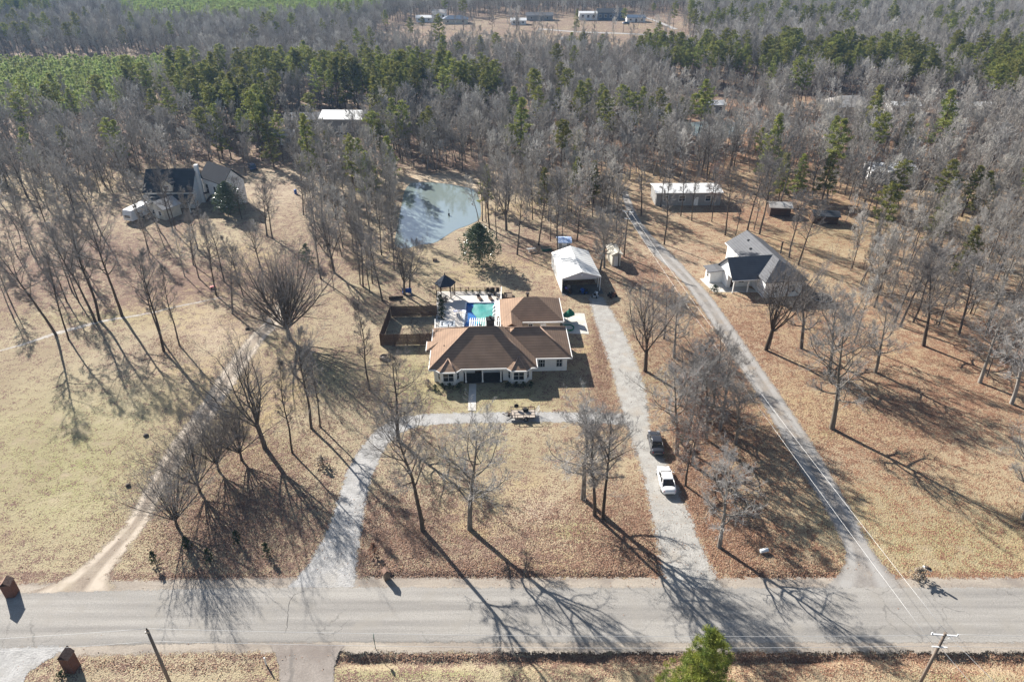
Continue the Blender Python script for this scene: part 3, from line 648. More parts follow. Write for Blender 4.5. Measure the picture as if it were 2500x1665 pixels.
# pergola
pg = thing('pergola', 'white slatted pergola against the back wall of the central house', 'pergola', (0, 0, 0))
rr = MB()
for i in range(15): x = -7.0 + i * .36; rr.box(x, x + .13, 97.75, 100.9, 2.52, 2.68)
rr.build('rafter', M['trim'], pg)
bm_ = MB(); bm_.box(-7.1, -1.8, 100.3, 100.42, 2.35, 2.52); bm_.box(-7.1, -1.8, 98.0, 98.12, 2.35, 2.52); bm_.build('beam', M['trim'], pg)
for x in (-7.0, -4.4, -1.95): p_ = MB(); p_.box(x, x + .13, 100.28, 100.42, DZ, 2.35); p_.build('post', M['trim'], pg)
# hot tub
ht = thing('hot_tub', 'white hot tub with its rim, at the left corner of the pool deck', 'hot tub', (-10.9, 101.7, DZ), HR)
tb = MB(); tb.box(-1.25, 1.25, -.95, -.75, 0, .85); tb.box(-1.25, 1.25, .75, .95, 0, .85); tb.box(-1.25, -1.0, -.75, .75, 0, .85); tb.box(1.0, 1.25, -.75, .75, 0, .85); tb.box(-1, 1, -.75, .75, 0, .3); tb.build('shell', M['foam'], ht, bevel=.03)
tw = MB(); tw.rev([(.1, .55), (.62, .62), (.78, .78), (.72, .8), (.5, .66), (.05, .62)], (0, 0, 0), 18); tw.build('basin', M['foam'], ht)
# deck railings
def railing(name, label, a_, b_, m, z0, h_=1.0, post=1.6, bal=.16, capm=None):
    o = thing(name, label, 'railing', (a_[0], a_[1], z0), math.atan2(b_[1] - a_[1], b_[0] - a_[0])); L_ = math.hypot(b_[0] - a_[0], b_[1] - a_[1])
    t = MB(); t.box(-.05, L_ + .05, -.07, .07, h_, h_ + .06); t.build('top_rail', capm or m, o)
    t = MB(); t.box(0, L_, -.03, .03, .12, .18); t.build('bottom_rail', m, o)
    n = max(1, round(L_ / post))
    for i in range(n + 1): t = MB(); x = L_ * i / n; t.box(x - .055, x + .055, -.055, .055, 0, h_); t.build('post', m, o)
    t = MB(); x = bal
    while x < L_: t.box(x - .018, x + .018, -.018, .018, .18, h_); x += bal
    t.build('baluster', m, o); return o
railing('deck_railing', 'brown wooden railing along the far edge of the pool deck', (-11.0, 114.9), (-2.0, 114.9), M['darkwood'], DZ, capm=mat('pale rail cap', (.55, .42, .3), .8))
railing('deck_railing', 'white capped railing on the right edge of the pool deck', (-1.98, 114.9), (-1.98, 110.2), M['darkwood'], DZ, capm=M['trim'])
railing('deck_railing', 'white railing on the left edge of the pool deck beside the brown fence', (-13.1, 103.0), (-12.7, 98.6), M['trim'], DZ, h_=.9)
# gazebo
gz = thing('gazebo', 'wooden gazebo with dark slate roof on the far left pool deck corner', 'gazebo', (-12.15, 113.3, 0), R(8))
n8 = 6; g1 = MB(); rr_ = 1.95
vs = [(rr_ * math.cos(2 * math.pi * i / n8), rr_ * math.sin(2 * math.pi * i / n8), 3.0) for i in range(n8)] + [(0, 0, 4.6)] + [(rr_ * math.cos(2 * math.pi * i / n8), rr_ * math.sin(2 * math.pi * i / n8), 2.88) for i in range(n8)]
g1.add(vs, [(i, (i + 1) % n8, n8) for i in range(n8)] + [(i, n8 + 1 + i, n8 + 1 + (i + 1) % n8, (i + 1) % n8) for i in range(n8)] + [tuple(n8 + 1 + i for i in range(n8 - 1, -1, -1))])
gro = g1.build('roof', shingle('slate blue shingles', (.055, .065, .09), (.04, .05, .07)), gz)
f_ = MB(); f_.rev([(.1, 4.5), (.12, 4.7), (.03, 4.9)], n=8); f_.build('finial', M['dark'], gro)
for i in range(n8):
    an = 2 * math.pi * i / n8; x, y = 1.7 * math.cos(an), 1.7 * math.sin(an); p_ = MB(); p_.box(x - .07, x + .07, y - .07, y + .07, .0, 2.9); p_.build('post', M['darkwood'], gz)
rl = MB()
for i in range(n8):
    if i == 4: continue
    a1, a2 = 2 * math.pi * i / n8, 2 * math.pi * (i + 1) / n8; A = (1.7 * math.cos(a1), 1.7 * math.sin(a1)); B = (1.7 * math.cos(a2), 1.7 * math.sin(a2))
    rl.tube([(A[0], A[1], 1.3), (B[0], B[1], 1.3)], .04, 4); rl.tube([(A[0], A[1], .5), (B[0], B[1], .5)], .03, 4)
    for k in range(1, 9): t = k / 9; rl.tube([(A[0] + (B[0] - A[0]) * t, A[1] + (B[1] - A[1]) * t, .5), (A[0] + (B[0] - A[0]) * t, A[1] + (B[1] - A[1]) * t, 1.3)], .018, 4)
rl.build('railing', M['darkwood'], gz)
# deck furniture
def dup(root, loc, rz=None, label=None, group=None, sc=None):
    r = root.copy(); COL.objects.link(r); r.location = loc
    if rz is not None: r.rotation_euler = (0, 0, rz)
    if sc is not None: r.scale = sc
    if label: r['label'] = label
    if group: r['group'] = group
    for ch_ in list(root.children):
        c_ = ch_.copy(); COL.objects.link(c_); c_.parent = r
        for g_ in ch_.children:
            d_ = g_.copy(); COL.objects.link(d_); d_.parent = c_
    return r
def pchair(x, y, rz, label):
    o = thing('patio_chair', label, 'chair', (x, y, DZ), rz, 'dark patio chairs on the pool deck')
    t = MB(); t.box(-.28, .28, -.28, .28, .4, .45); t.build('seat', M['blackmetal'], o)
    t = MB(); t.cbox((0, .3, .72), (.56, .05, .6), rx=R(-12)); t.build('backrest', M['blackmetal'], o)
    for sx in (-.24, .24):
        for sy in (-.24, .24): t = MB(); t.tube([(sx, sy, 0), (sx, sy, .4)], .025, 5); t.build('leg', M['blackmetal'], o)
    return o
c0 = pchair(-3.5, 114.2, 0, 'dark patio chair by the far railing, left of its pair')
dup(c0, (-4.4, 114.25, DZ), .3, 'dark patio chair standing apart by the far railing'); dup(c0, (-2.7, 114.2, DZ), -.2, 'dark patio chair in the far right corner of the pool deck')
dup(c0, (-3.0, 112.6, DZ), 1.2, 'dark patio chair facing the right side railing'); dup(c0, (-2.4, 112.0, DZ), 2.0, 'dark patio chair nearest the garage annex')
def lounger(x, y, rz, label):
    o = thing('lounge_chair', label, 'lounge chair', (x, y, DZ), rz, 'small loungers on the pool deck')
    t = MB(); t.box(-.3, .3, -.7, .4, .3, .36); t.build('seat', M['darkwood'], o)
    t = MB(); t.cbox((0, .65, .52), (.6, .6, .05), rx=R(38)); t.build('backrest', M['darkwood'], o)
    for sx in (-.26, .26):
        for sy in (-.6, .35): t = MB(); t.box(sx - .03, sx + .03, sy - .03, sy + .03, 0, .3); t.build('leg', M['darkwood'], o)
    return o
l0 = lounger(-5.9, 111.9, .4, 'brown lounger on the deck behind the pool, on the left'); dup(l0, (-3.9, 111.8, DZ), .3, 'brown lounger on the deck behind the pool, on the right')
gr_ = thing('grill', 'black covered grill at the right side of the pool', 'grill', (-2.3, 103.2, DZ))
t = MB(); t.box(-.3, .3, -.7, .7, 0, .75); t.build('cabinet', M['blackmetal'], gr_, bevel=.03); t = MB(); t.rev([(.05, -.6), (.3, -.55), (.3, .55), (.05, .6)], (0, 0, .78), 12, 'Y'); t.build('lid', M['blackmetal'], gr_)
# concrete walk, patio
def slab(name, pts, z, label, cat, m=None):
    mb = MB(); mb.prism(pts, -.05, z); return tag(mb.build(name, m or M['concrete']), label, cat, kind='structure')
slab('front_walk', [(-6.25, 79.0), (-5.12, 79.0), (-5.35, 85.6), (-6.42, 85.6)], .05, 'straight pale concrete walk from the driveway to the porch', 'walkway')
slab('side_patio', [(8.7, 100.3), (12.9, 100.1), (12.75, 107.2), (8.6, 107.4)], .04, 'pale concrete patio at the right end of the garage annex', 'patio')
# green umbrella
um = thing('patio_umbrella', 'green folded patio umbrella leaning on the patio beside the garage annex', 'umbrella', (9.5, 104.4, .04))
t = MB(); t.tube([(0, 0, 0), (.25, -.1, 2.3)], .03, 6); t.build('pole', M['steel'], um)
t = MB(); vs = []; 
for k, (r_, z) in enumerate(((1.05, 1.3), (.95, 1.45), (.55, 1.95), (.05, 2.4))):
    for i in range(12): an = 2 * math.pi * i / 12; q = r_ * (1 + .12 * (i % 2)); vs.append((q * math.cos(an) + .2, q * math.sin(an) * .8 - .1, z + .25 * math.cos(an)))
t.add(vs, [(k * 12 + i, k * 12 + (i + 1) % 12, k * 12 + 12 + (i + 1) % 12, k * 12 + 12 + i) for k in range(3) for i in range(12)], False); t.build('canopy', M['green'], um)
t = MB(); t.rev([(.3, 0), (.3, .08), (.06, .1)], n=12); t.build('base', M['steel'], um)
sn = thing('sandbox', 'green plastic sandbox beside the garage annex wall', 'sandbox', (9.6, 101.9, .04), .3)
t = MB(); t.rev([(.9, 0), (1.0, .28), (.86, .3), (.8, .1)], n=14, ring=True); t.build('tub', M['green'], sn); t = MB(); t.rev([(.75, .18), (.3, .24), (.05, .25)], n=14); t.build('sand', M['concrete'], sn)

# --- fenced yard ----------------------------------------------------
def privacy(name, label, a_, b_, h_=2.15):
    o = thing(name, label, 'fence', (a_[0], a_[1], 0), math.atan2(b_[1] - a_[1], b_[0] - a_[0])); L_ = math.hypot(b_[0] - a_[0], b_[1] - a_[1]); n = max(1, round(L_ / 2.4))
    for i in range(n):
        x0, x1 = L_ * i / n, L_ * (i + 1) / n; t = MB(); x = x0 + .05
        while x < x1 - .06: t.box(x, x + .125, -.012 - .008 * (int(x * 7) % 2), .012, .04, h_ + .04 * math.sin(x * 13)); x += .14
        t.box(x0 + .05, x1 - .05, .013, .06, .45, .55); t.box(x0 + .05, x1 - .05, .013, .06, 1.35, 1.45)
        t.build('fence_panel', M['fencewood'], o)
    for i in range(n + 1): t = MB(); x = L_ * i / n; t.box(x - .05, x + .05, -.05, .06, 0, h_ + .08); t.build('post', M['fencewood'], o)
    return o
privacy('privacy_fence', 'brown board fence on the near side of the dog yard left of the house', (-21.3, 96.4), (-12.9, 96.75))
privacy('privacy_fence', 'brown board fence on the far side of the dog yard left of the pool', (-21.0, 105.9), (-13.1, 106.2))
privacy('privacy_fence', 'short left side of the brown board fence round the dog yard', (-21.42, 96.55), (-21.15, 105.8))

# --- white carport shed ------------------------------------------------
cpx, cpy, cpr = 9.15, 114.9, R(6.5)
cs = thing('carport', 'long white metal carport shed with an open front bay', 'carport', (cpx, cpy, 0), cpr)
t = MB(); gable(t, 0, 7.4, 0, 11.9, 2.9, 4.15, 'y', .1); ro = t.build('roof', M['roof_metal'], cs)
t = MB()
for i in range(1, 12): t.box(.02, .0, 0, 0, 0, 0) if False else None
for k in range(13):
    y = .05 + k * .98
    for a_, b_ in (((.0, 2.93), (3.7, 4.18)), ((3.7, 4.18), (7.4, 2.93))): t.tube([(a_[0], y, a_[1]), (b_[0], y, b_[1])], .02, 4)
t.build('roof_rib', M['roof_metal'], ro)
t = MB(); t.box(.08, .14, .2, 11.8, 0, 2.8); t.box(7.26, 7.32, 3.3, 11.8, 0, 2.8); t.box(.14, 7.26, 11.74, 11.8, 0, 2.8); t.box(.14, 7.26, 3.3, 3.36, .9, 2.8)
t.add([(.1, 3.3, 2.8), (7.3, 3.3, 2.8), (3.7, 3.3, 4.0), (.1, 3.36, 2.8), (7.3, 3.36, 2.8), (3.7, 3.36, 4.0)], [(0, 1, 2), (3, 5, 4)]); t.build('wall', mat('white metal wall', (.72, .74, .74), .5, (.64, .66, .66), scale=.5), cs)
t = MB(); t.add([(.1, .06, 2.72), (7.3, .06, 2.72), (7.3, .06, 2.95), (3.7, .06, 4.1), (.1, .06, 2.95), (.1, .1, 2.72), (7.3, .1, 2.72), (7.3, .1, 2.95), (3.7, .1, 4.1), (.1, .1, 2.95)],
                [(0, 1, 2, 3, 4), (9, 8, 7, 6, 5), (0, 5, 6, 1)]); t.build('front_gable', mat('pale grey gable', (.46, .47, .52), .6), cs)
for x in (.12, 7.28):
    for y in (.12, 1.7): p_ = MB(); p_.box(x - .06, x + .06, y - .06, y + .06, 0, 2.8); p_.build('post', M['trim'], cs)
t = MB(); t.rev([(.03, 0), (.14, .02), (.16, .2), (.05, .3)], (3.7, 0, 3.35), 8); t.build('gable_lamp', M['foam'], cs)
FOOT += [(cpx + 3.2, cpy + 3, 5.5), (cpx + 2.6, cpy + 9, 5.5)]
slab('carport_floor', [(9.3, 113.9), (17.0, 114.6), (16.6, 118.5), (8.9, 118.0)], .03, 'apron coloured dark for the shade under the open front of the white carport', 'apron', mat('shade dark apron', (.13, .12, .11), .9, (.08, .075, .07), scale=.8))  # floor colour darkened to carry the shade of the open bay

# --- grey roofed house on the right --------------------------------------
gh = thing('house', 'white house with a grey hipped roof and a dark front porch roof, on the right', 'house', (40.3, 117.6, 0), R(8))
t = MB(); t.add([(4.6, -5.9, 3.4), (12.8, -5.9, 3.4), (12.8, 12.3, 3.4), (4.6, 12.3, 3.4), (8.7, -1.8, 5.85), (8.7, 12.3, 5.85)] + [(4.6, -5.9, 3.24), (12.8, -5.9, 3.24), (12.8, 12.3, 3.24), (4.6, 12.3, 3.24)],
      [(0, 1, 4), (1, 2, 5, 4), (2, 3, 5), (3, 0, 4, 5), (0, 6, 7, 1), (1, 7, 8, 2), (2, 8, 9, 3), (3, 9, 6, 0), (6, 9, 8, 7)]); gable(t, -.35, 9.0, -3.1, 4.1, 2.75, 5.8, 'x')
t.add([(-3.0, 1.4, 2.5), (.2, 1.4, 2.75), (.2, 4.4, 2.75), (-3.0, 4.4, 2.5), (-3.0, 1.4, 2.38), (.2, 1.4, 2.6), (.2, 4.4, 2.6), (-3.0, 4.4, 2.38)], [(0, 1, 2, 3), (0, 4, 5, 1), (1, 5, 6, 2), (2, 6, 7, 3), (3, 7, 4, 0), (4, 7, 6, 5)])
gro = t.build('roof', M['roof_grey'], gh)
t = MB(); t.box(5.0, 12.4, -5.4, 11.9, 0, 3.22); t.box(0, 5.0, -.4, 3.7, 0, 2.65); t.box(-2.5, 0, 1.8, 4.0, 0, 2.3); t.add([(.0, -2.9, 2.65), (.0, 3.9, 2.65), (.0, .5, 5.6), (.06, -2.9, 2.65), (.06, 3.9, 2.65), (.06, .5, 5.6)], [(0, 2, 1), (3, 4, 5), (0, 1, 4, 3)])

gwo = t.build('wall', M['white'], gh)
t = MB(); t.box(-.35, 4.9, -3.22, -3.103, 2.57, 2.75); t.box(4.48, 4.597, 4.2, 12.3, 3.22, 3.4); t.build('gutter', M['trim'], gh)
for x in (.2, 3.0, 4.9): p_ = MB(); p_.box(x - .1, x + .1, -2.95, -2.75, .06, 2.6); p_.build('porch_post', M['trim'], gh)
for (x, y, z) in ((7.4, 8.6, 5.15), (6.6, 5.6, 4.7)): v_ = MB(); v_.box(x, x + .5, y, y + .4, z - .45, z + .18); v_.build('roof_vent', M['dark'], gro)
v_ = MB(); v_.rev([(.14, 5.2), (.14, 7.4), (.22, 7.42), (.22, 7.6)], (10.9, 2.0, 0), 10); v_.build('flue', M['blackmetal'], gro)
win(gh, -2.5, 2.9, .9, .7, 1.1, R(-90)); door(gh, 1.2, -.4, .06, .95, 2.1, M['darkwood']); win(gh, 2.8, -.4, .9, 1.0, 1.3, 0, 2, 2); win(gh, 6.9, -5.4, .9, 1.2, 1.3, 0, 2, 2); win(gh, 10.3, -5.4, .9, 1.2, 1.3, 0, 2, 2); win(gh, 5.0, 7.5, .9, 1.2, 1.3, R(-90), 2, 2)
FOOT += [(44, 118, 7), (48, 116, 7), (46, 126, 7), (50, 122, 7)]
slab('parking_pad', [W(1608, 641), W(1665, 636), W(1712, 657), W(1745, 672), W(1640, 672)], .04, 'pale concrete parking pad in front of the grey roofed house', 'concrete pad')

# --- generic building ----------------------------------------------------
def bldg(name, label, cat, x, y, w_, d_, h_, rz, wm, rm, style='gable', rise=1.4, axis='x', front=((-.3, 1.2), (.3, 1.2)), dr=0.0, over=.35, group=None):
    o = thing(name, label, cat, (x, y, 0), rz, group)
    t = MB()
    if style == 'hip': hip(t, -w_ / 2 - over, w_ / 2 + over, -over, d_ + over, h_, rise)
    else: gable(t, -w_ / 2 - over, w_ / 2 + over, -over, d_ + over, h_, h_ + rise, axis)
    t.build('roof', rm, o)
    t = MB(); t.box(-w_ / 2, w_ / 2, 0, d_, 0, h_ - .12)
    if style != 'hip':
        e = .02
        if axis == 'x': 
            for s_ in (-1, 1): xx = s_ * (w_ / 2 - .03); t.add([(xx, 0, h_ - .12), (xx, d_, h_ - .12), (xx, d_ / 2, h_ + rise * .9 - .12)], [(0, 1, 2)])
        else:
            for yy_ in (.03, d_ - .03): t.add([(-w_ / 2, yy_, h_ - .12), (w_ / 2, yy_, h_ - .12), (0, yy_, h_ + rise * .9 - .12)], [(0, 1, 2)])
    t.build('wall', wm, o)
    for fx, ww in front: win(o, fx * w_, 0, h_ * .35, ww, h_ * .4, 0, 1, 2)
    if dr is not None: door(o, dr * w_, 0, .02, 1.0, min(2.1, h_ * .8), M['trim'] if wm is not M['white'] else M['darkwood'], handle=False)
    FOOT.append((x - math.sin(rz) * d_ / 2, y + math.cos(rz) * d_ / 2, max(w_, d_) * .55)); return o
mh = bldg('mobile_home', 'long mobile home with a white metal roof and grey walls among the trees', 'mobile home', 42.4, 160.4, 15.6, 6.4, 3.3, R(1), M['greywall'], M['roof_metal'], rise=.55, front=((-.35, 1.0), (-.1, 1.4), (.3, 1.2)), dr=.12)
x, y = W(1416, 612); bldg('garden_shed', 'narrow cream shed between trunks right of the white carport', 'shed', x, y, 1.7, 4.2, 2.6, R(8), M['cream'], M['cream'], rise=.5, axis='y', front=(), dr=0)
x, y = W(1297, 573); bldg('small_shed', 'small shed with a blue and white tarp roof behind the white carport', 'shed', x, y, 2.4, 2.6, 1.6, 0, M['greywall'], M['tarp'], rise=.5, front=(), dr=0)
x, y = W(1792, 498); bldg('open_shed', 'low dark roofed shed in the shade, nearer of two right of the mobile home', 'shed', x, y, 4.6, 3.4, 2.2, R(-6), M['darkwood'], M['roof_rust'], rise=.8, front=(), dr=None)
x, y = W(1897, 516); bldg('open_shed', 'low dark roofed shed farther right among trunks', 'shed', x, y, 5.2, 3.4, 2.0, R(-8), M['darkwood'], M['roof_dark'], rise=.7, front=(), dr=None)
# white house at the left: main wing, dormer, porch + tall block
mw = thing('farmhouse', 'white two storey house with charcoal roof, dormer and tall slanted wing, on the left', 'house', (-87.0, 157.9, 0), R(2))
t = MB(); gable(t, 0, 11.7, 0, 9.4, 4.2, 8.3, 'x'); gable(t, 4.2, 7.4, -.1, 4.5, 5.9, 7.3, 'y'); t.add([(.2, -3.0, 2.7), (11.6, -3.0, 2.7), (11.6, .1, 3.6), (.2, .1, 3.6), (.2, -3.0, 2.55), (11.6, -3.0, 2.55), (11.6, .1, 3.45), (.2, .1, 3.45)], [(0, 1, 2, 3), (0, 4, 5, 1), (1, 5, 6, 2), (2, 6, 7, 3), (3, 7, 4, 0), (4, 7, 6, 5)])
t.build('roof', M['roof_dark'], mw)
t = MB(); t.box(.4, 11.5, .5, 8.9, 0, 4.05)
for xx in (.4, 11.44): t.add([(xx, .5, 4.05), (xx, 8.9, 4.05), (xx, 4.7, 7.7)], [(0, 1, 2)]); 
t.build('wall', M['white'], mw)
t = MB(); t.box(4.5, 7.1, .05, 3.6, 4.3, 5.85); t.add([(4.5, .05, 5.85), (7.1, .05, 5.85), (5.8, .05, 7.05)], [(0, 1, 2)]); dm = t.build('dormer', M['cream'], mw); win(dm, 5.8, .05, 4.75, 1.2, .9, 0, 2, 2)
t = MB(); t.box(11.55, 12.3, 4.2, 5.2, 0, 9.2); t.build('chimney', M['white'], mw)
for i in range(5): p_ = MB(); xx = .5 + i * 2.7; p_.box(xx - .1, xx + .1, -2.9, -2.7, 0, 2.4); p_.build('porch_post', M['trim'], mw)
win(mw, 2.2, .5, .9, 1.1, 1.4); win(mw, 5.0, .5, .9, 1.1, 1.4); win(mw, 9.6, .5, .9, 1.1, 1.4); door(mw, 7.2, .5, .05, 1.0, 2.1, M['darkwood'])
tw_ = bldg('house_block', 'tall white block with a charcoal roof turned askew beside the farmhouse', 'house', -71.6, 161.6, 9.4, 5.4, 5.8, R(-38), M['white'], M['roof_slate_shade'], rise=3.2, front=((-.3, 1.1), (.05, .9), (.3, 1.1)), dr=-.1)
t = MB(); t.cbox((-3.0, -.6, 2.3), (.9, 1.2, .15), 0); 
for i in range(10): t.box(-3.6 + i * .32, -3.25 + i * .32, -1.0, -.1, .25 * i, .25 * i + .08)
t.build('stair', M['fencewood'], tw_)
FOOT += [(-81, 162, 9), (-72, 164, 7)]
x, y = -81.8, 152.2; bldg('side_cabin', 'small cream cabin with a pale pitched roof between the camper and the farmhouse', 'cabin', x, y, 5.2, 4.4, 2.6, R(-30), M['cream'], M['roof_rust'], rise=1.5, axis='y', front=((-.22, .8), (.22, .8)), dr=0)
# more distant buildings
def far(lbl, cat, vx_, vy_, w_, d_, h_, rz, wm, rm, rise=1.2, style='gable', name='distant_house', front=((-.3, 1.2), (.3, 1.2)), dr=0.0):
    x, y = W(vx_, vy_)
    if vy_ < 110: w_, d_, h_ = w_ * .8, d_ * .8, h_ * .85
    return bldg(name, lbl, cat, x, y, w_, d_, h_, R(rz), wm, rm, style, rise, front=front, dr=dr)
far('large barn with a pale metal roof in the woods left of the pond', 'barn', 786, 305, 13.5, 11, 4.2, -2, M['greywall'], M['roof_metal'], 1.6, name='barn')
far('dark roofed outbuilding left of the pale roofed barn', 'outbuilding', 700, 300, 12, 9, 3.4, 6, M['greywall'], M['roof_grey'], 1.3, name='outbuilding')
far('small tan cabin in the pines below the dark roofed outbuilding', 'cabin', 648, 334, 7.5, 6, 2.8, 0, M['tanwall'], M['roof_rust'], 1.2, name='cabin')
far('tan roofed ranch house under big bare trees at the upper right', 'house', 1962, 268, 17, 11, 3.2, 4, M['tanwall'], M['roof_rust'], .45, 'hip', dr=.1)
far('low white roofed shed right of the tan ranch house', 'shed', 2082, 262, 10, 6, 2.8, 0, M['white'], M['roof_metal'], .8, name='distant_shed')
far('long white roofed shed in the woods near the right edge', 'shed', 2232, 264, 15, 6, 3.0, -3, M['white'], M['roof_metal'], .8, name='distant_shed')
far('white roofed house half hidden by trunks in the right woods', 'house', 2050, 424, 11, 8, 3.2, -10, M['white'], M['roof_metal'], 1.0)
far('pale grey house in the bare woods left of the far ranch house', 'house', 1640, 262, 8, 6, 3, 5, M['greywall'], M['roof_metal'], 1.0)
far('long white barn in the distant fields', 'barn', 1352, 47, 15, 8, 4.8, 0, M['white'], M['roof_metal'], 1.0, name='distant_barn', front=((-.3, 1.5), (0, 1.5), (.3, 1.5)), dr=None)
blu = mat('blue grey metal', (.10, .14, .20), .5, (.08, .11, .16), scale=.5)
far('large dark blue roofed barn with pale posts in the distant fields', 'barn', 1404, 47, 22, 12, 5.2, 0, blu, M['roof_dark'], 2.2, name='distant_barn', front=((-.4, 1.5), (-.2, 1.5), (0, 1.5), (.2, 1.5), (.4, 1.5)), dr=None)
far('low blue roofed house by the curving far lane', 'house', 1462, 52, 15, 9, 3.2, 0, M['white'], blu, 1.4)
far('low white house at the left end of the distant fields', 'house', 975, 52, 13, 8, 3.2, 0, M['white'], M['roof_metal'], 1.2)
far('white two storey house above the distant fields', 'house', 1010, 48, 11, 9, 5.5, 0, M['white'], M['roof_rust'], 1.6)
far('blue grey roofed house at the front of the distant fields', 'house', 1047, 56, 20, 10, 3.2, 3, M['cream'], blu, .45, 'hip')
far('small white house in the middle of the distant fields', 'house', 1192, 58, 12, 8, 3, 0, M['white'], M['roof_metal'], 1.2)
far('long dark roofed shed above the middle of the distant fields', 'shed', 1240, 48, 22, 9, 3.5, 0, M['greywall'], M['roof_grey'], 1.6, name='distant_shed')
far('tan cottage among bare trees below the distant fields', 'cottage', 1305, 104, 10, 7, 3, 0, M['tanwall'], M['roof_rust'], 1.1, name='cottage')

# ================================================================ VEHICLES
def sedan(name, label, p_nose, p_tail, paint, L_=4.8, W_=1.84, H_=1.44, suv=False, plate=True):
    hd = math.atan2(p_nose[1] - p_tail[1], p_nose[0] - p_tail[0]); cx_, cy_ = (p_nose[0] + p_tail[0]) / 2, (p_nose[1] + p_tail[1]) / 2
    o = thing(name, label, 'car', (cx_, cy_, .02), hd)
    def loft(sec, n=2.6, N_=20):
        mb = MB(); vs = []; fs = []
        for (x, z0, z1, hw) in sec:
            for k in range(N_):
                a_ = 2 * math.pi * (k + .5) / N_; c_, s_ = math.cos(a_), math.sin(a_)
                vs.append((x, hw * math.copysign(abs(c_) ** (2 / n), c_), (z0 + z1) / 2 + (z1 - z0) / 2 * math.copysign(abs(s_) ** (2 / n), s_)))
        for i in range(len(sec) - 1):
            for k in range(N_): q = i * N_ + k; r_ = i * N_ + (k + 1) % N_; fs.append((q, q + N_, r_ + N_, r_))
        fs.append(tuple(range(N_))); fs.append(tuple((len(sec) - 1) * N_ + k for k in range(N_ - 1, -1, -1)))
        return mb.add(vs, fs, True)
    h = W_ / 2; l = L_ / 2; k_ = 1.15 if suv else 1
    loft([(-l, .38, .72 * k_, h * .62), (-l + .08, .3, .88 * k_, h * .8), (-l + .35, .24, .98 * k_, h * .93), (-l + 1.0, .2, 1.0 * k_, h * .99), (-.2, .2, .97 * k_, h), (l - 1.5, .2, .93 * k_, h), (l - .7, .22, .86 * k_, h * .95), (l - .25, .28, .74 * k_, h * .84), (l - .05, .33, .62 * k_, h * .66), (l, .38, .55 * k_, h * .55)], 4).build('body', paint, o)
    rear = -l + (.25 if suv else .62)
    zt = H_; zb = .9 * k_
    def cab(x0, x1, r0, r1, hb, htp, mb_):
        vs = [(x0, -hb, zb), (x0, hb, zb), (x1, -hb, zb), (x1, hb, zb), (r0, -htp, zt - .05), (r0, htp, zt - .05), (r1, -htp, zt - .05), (r1, htp, zt - .05)]
        return mb_.add(vs, [(0, 1, 5, 4), (2, 6, 7, 3), (0, 4, 6, 2), (1, 3, 7, 5), (4, 5, 7, 6)])
    g_ = MB(); cab(rear, l - 1.15, rear + (.25 if suv else .95), l - 2.0, h * .88, h * .68, g_); go = g_.build('cabin_glass', M['carglass'], o)
    rx0, rx1 = rear + (.25 if suv else .95), l - 2.0
    loft([(rx0 - .04, zt - .1, zt - .03, h * .62), (rx0 + .1, zt - .1, zt, h * .7), ((rx0 + rx1) / 2, zt - .08, zt + .03, h * .72), (rx1 - .1, zt - .1, zt, h * .7), (rx1 + .06, zt - .12, zt - .04, h * .62)], 4).build('roof_panel', paint, o)
    pl = MB()
    for s_ in (-1, 1):
        for a_, b_ in (((rear - .02, zb), (rx0, zt - .06)), ((l - 1.12, zb), (rx1, zt - .06)), (((rear + l - 1.15) / 2 - .1, zb), ((rx0 + rx1) / 2, zt - .06))):
            pl.tube([(a_[0], s_ * h * .885, a_[1] - .03), (b_[0], s_ * h * .69, b_[1])], .045, 5)
    pl.build('pillar', paint, o)
    for x in (-l + .95, l - .9):
        for s_ in (-1, 1):
            wmb = MB(); wmb.rev([(.2, -.1), (.31, -.1), (.33, -.06), (.33, .06), (.31, .1), (.2, .1)], (0, 0, 0), 16, 'Y'); wo = wmb.build('wheel', M['rubber'], o, (x, s_ * (h - .11), .32))
            r_ = MB(); r_.rev([(.0, -.115), (.2, -.112), (.2, .112), (.0, .115)], (0, 0, 0), 12, 'Y'); r_.build('rim', M['steel'], wo)
    for s_ in (-1, 1):
        t = MB(); t.cbox((l - .2, s_ * h * .66, .66 * k_), (.3, .3, .13), s_ * -.35); t.build('headlight', M['lens'], o, bevel=.02)
        t = MB(); t.cbox((-l + .12, s_ * h * .64, .78 * k_), (.1, .26, .1), s_ * .3); t.build('taillight', M['red'], o, bevel=.02)
        t = MB(); t.cbox((l - 1.55, s_ * (h + .08), .98 * k_), (.12, .22, .14)); t.build('mirror', paint, o, bevel=.03)
    t = MB(); t.box(-l - .012, -l + .01, -.5, .5, .38, .46); t.build('bumper_trim', M['rubber'], o)
    return o
sedan('parked_car', 'white four door sedan parked on the east driveway', W2(1617, 1146), W2(1634, 1214), M['carwhite'])
sedan('parked_car', 'dark grey sedan parked on the driveway edge behind the white sedan', W2(1594.5, 1060), W2(1606, 1118), M['cardark'])
sedan('parked_suv', 'small dark blue car parked at the edge of the woods behind the farmhouse', W(577, 384), W(584, 393.5), M['carblue'], L_=4.6, H_=1.7, suv=True)
sedan('parked_van', 'white van parked beside the tan ranch house at the upper right', W(1990, 276), W(1972, 279), M['carwhite'], L_=5.2, H_=1.9, suv=True)
sedan('parked_car', 'silver car in the shade left of the pale roofed barn', W(735, 288), W(722, 290), M['carsilver'])
sedan('parked_car', 'blue car near the low blue roofed house in the distant fields', W(1442, 56), W(1436, 56.3), M['carblue'])
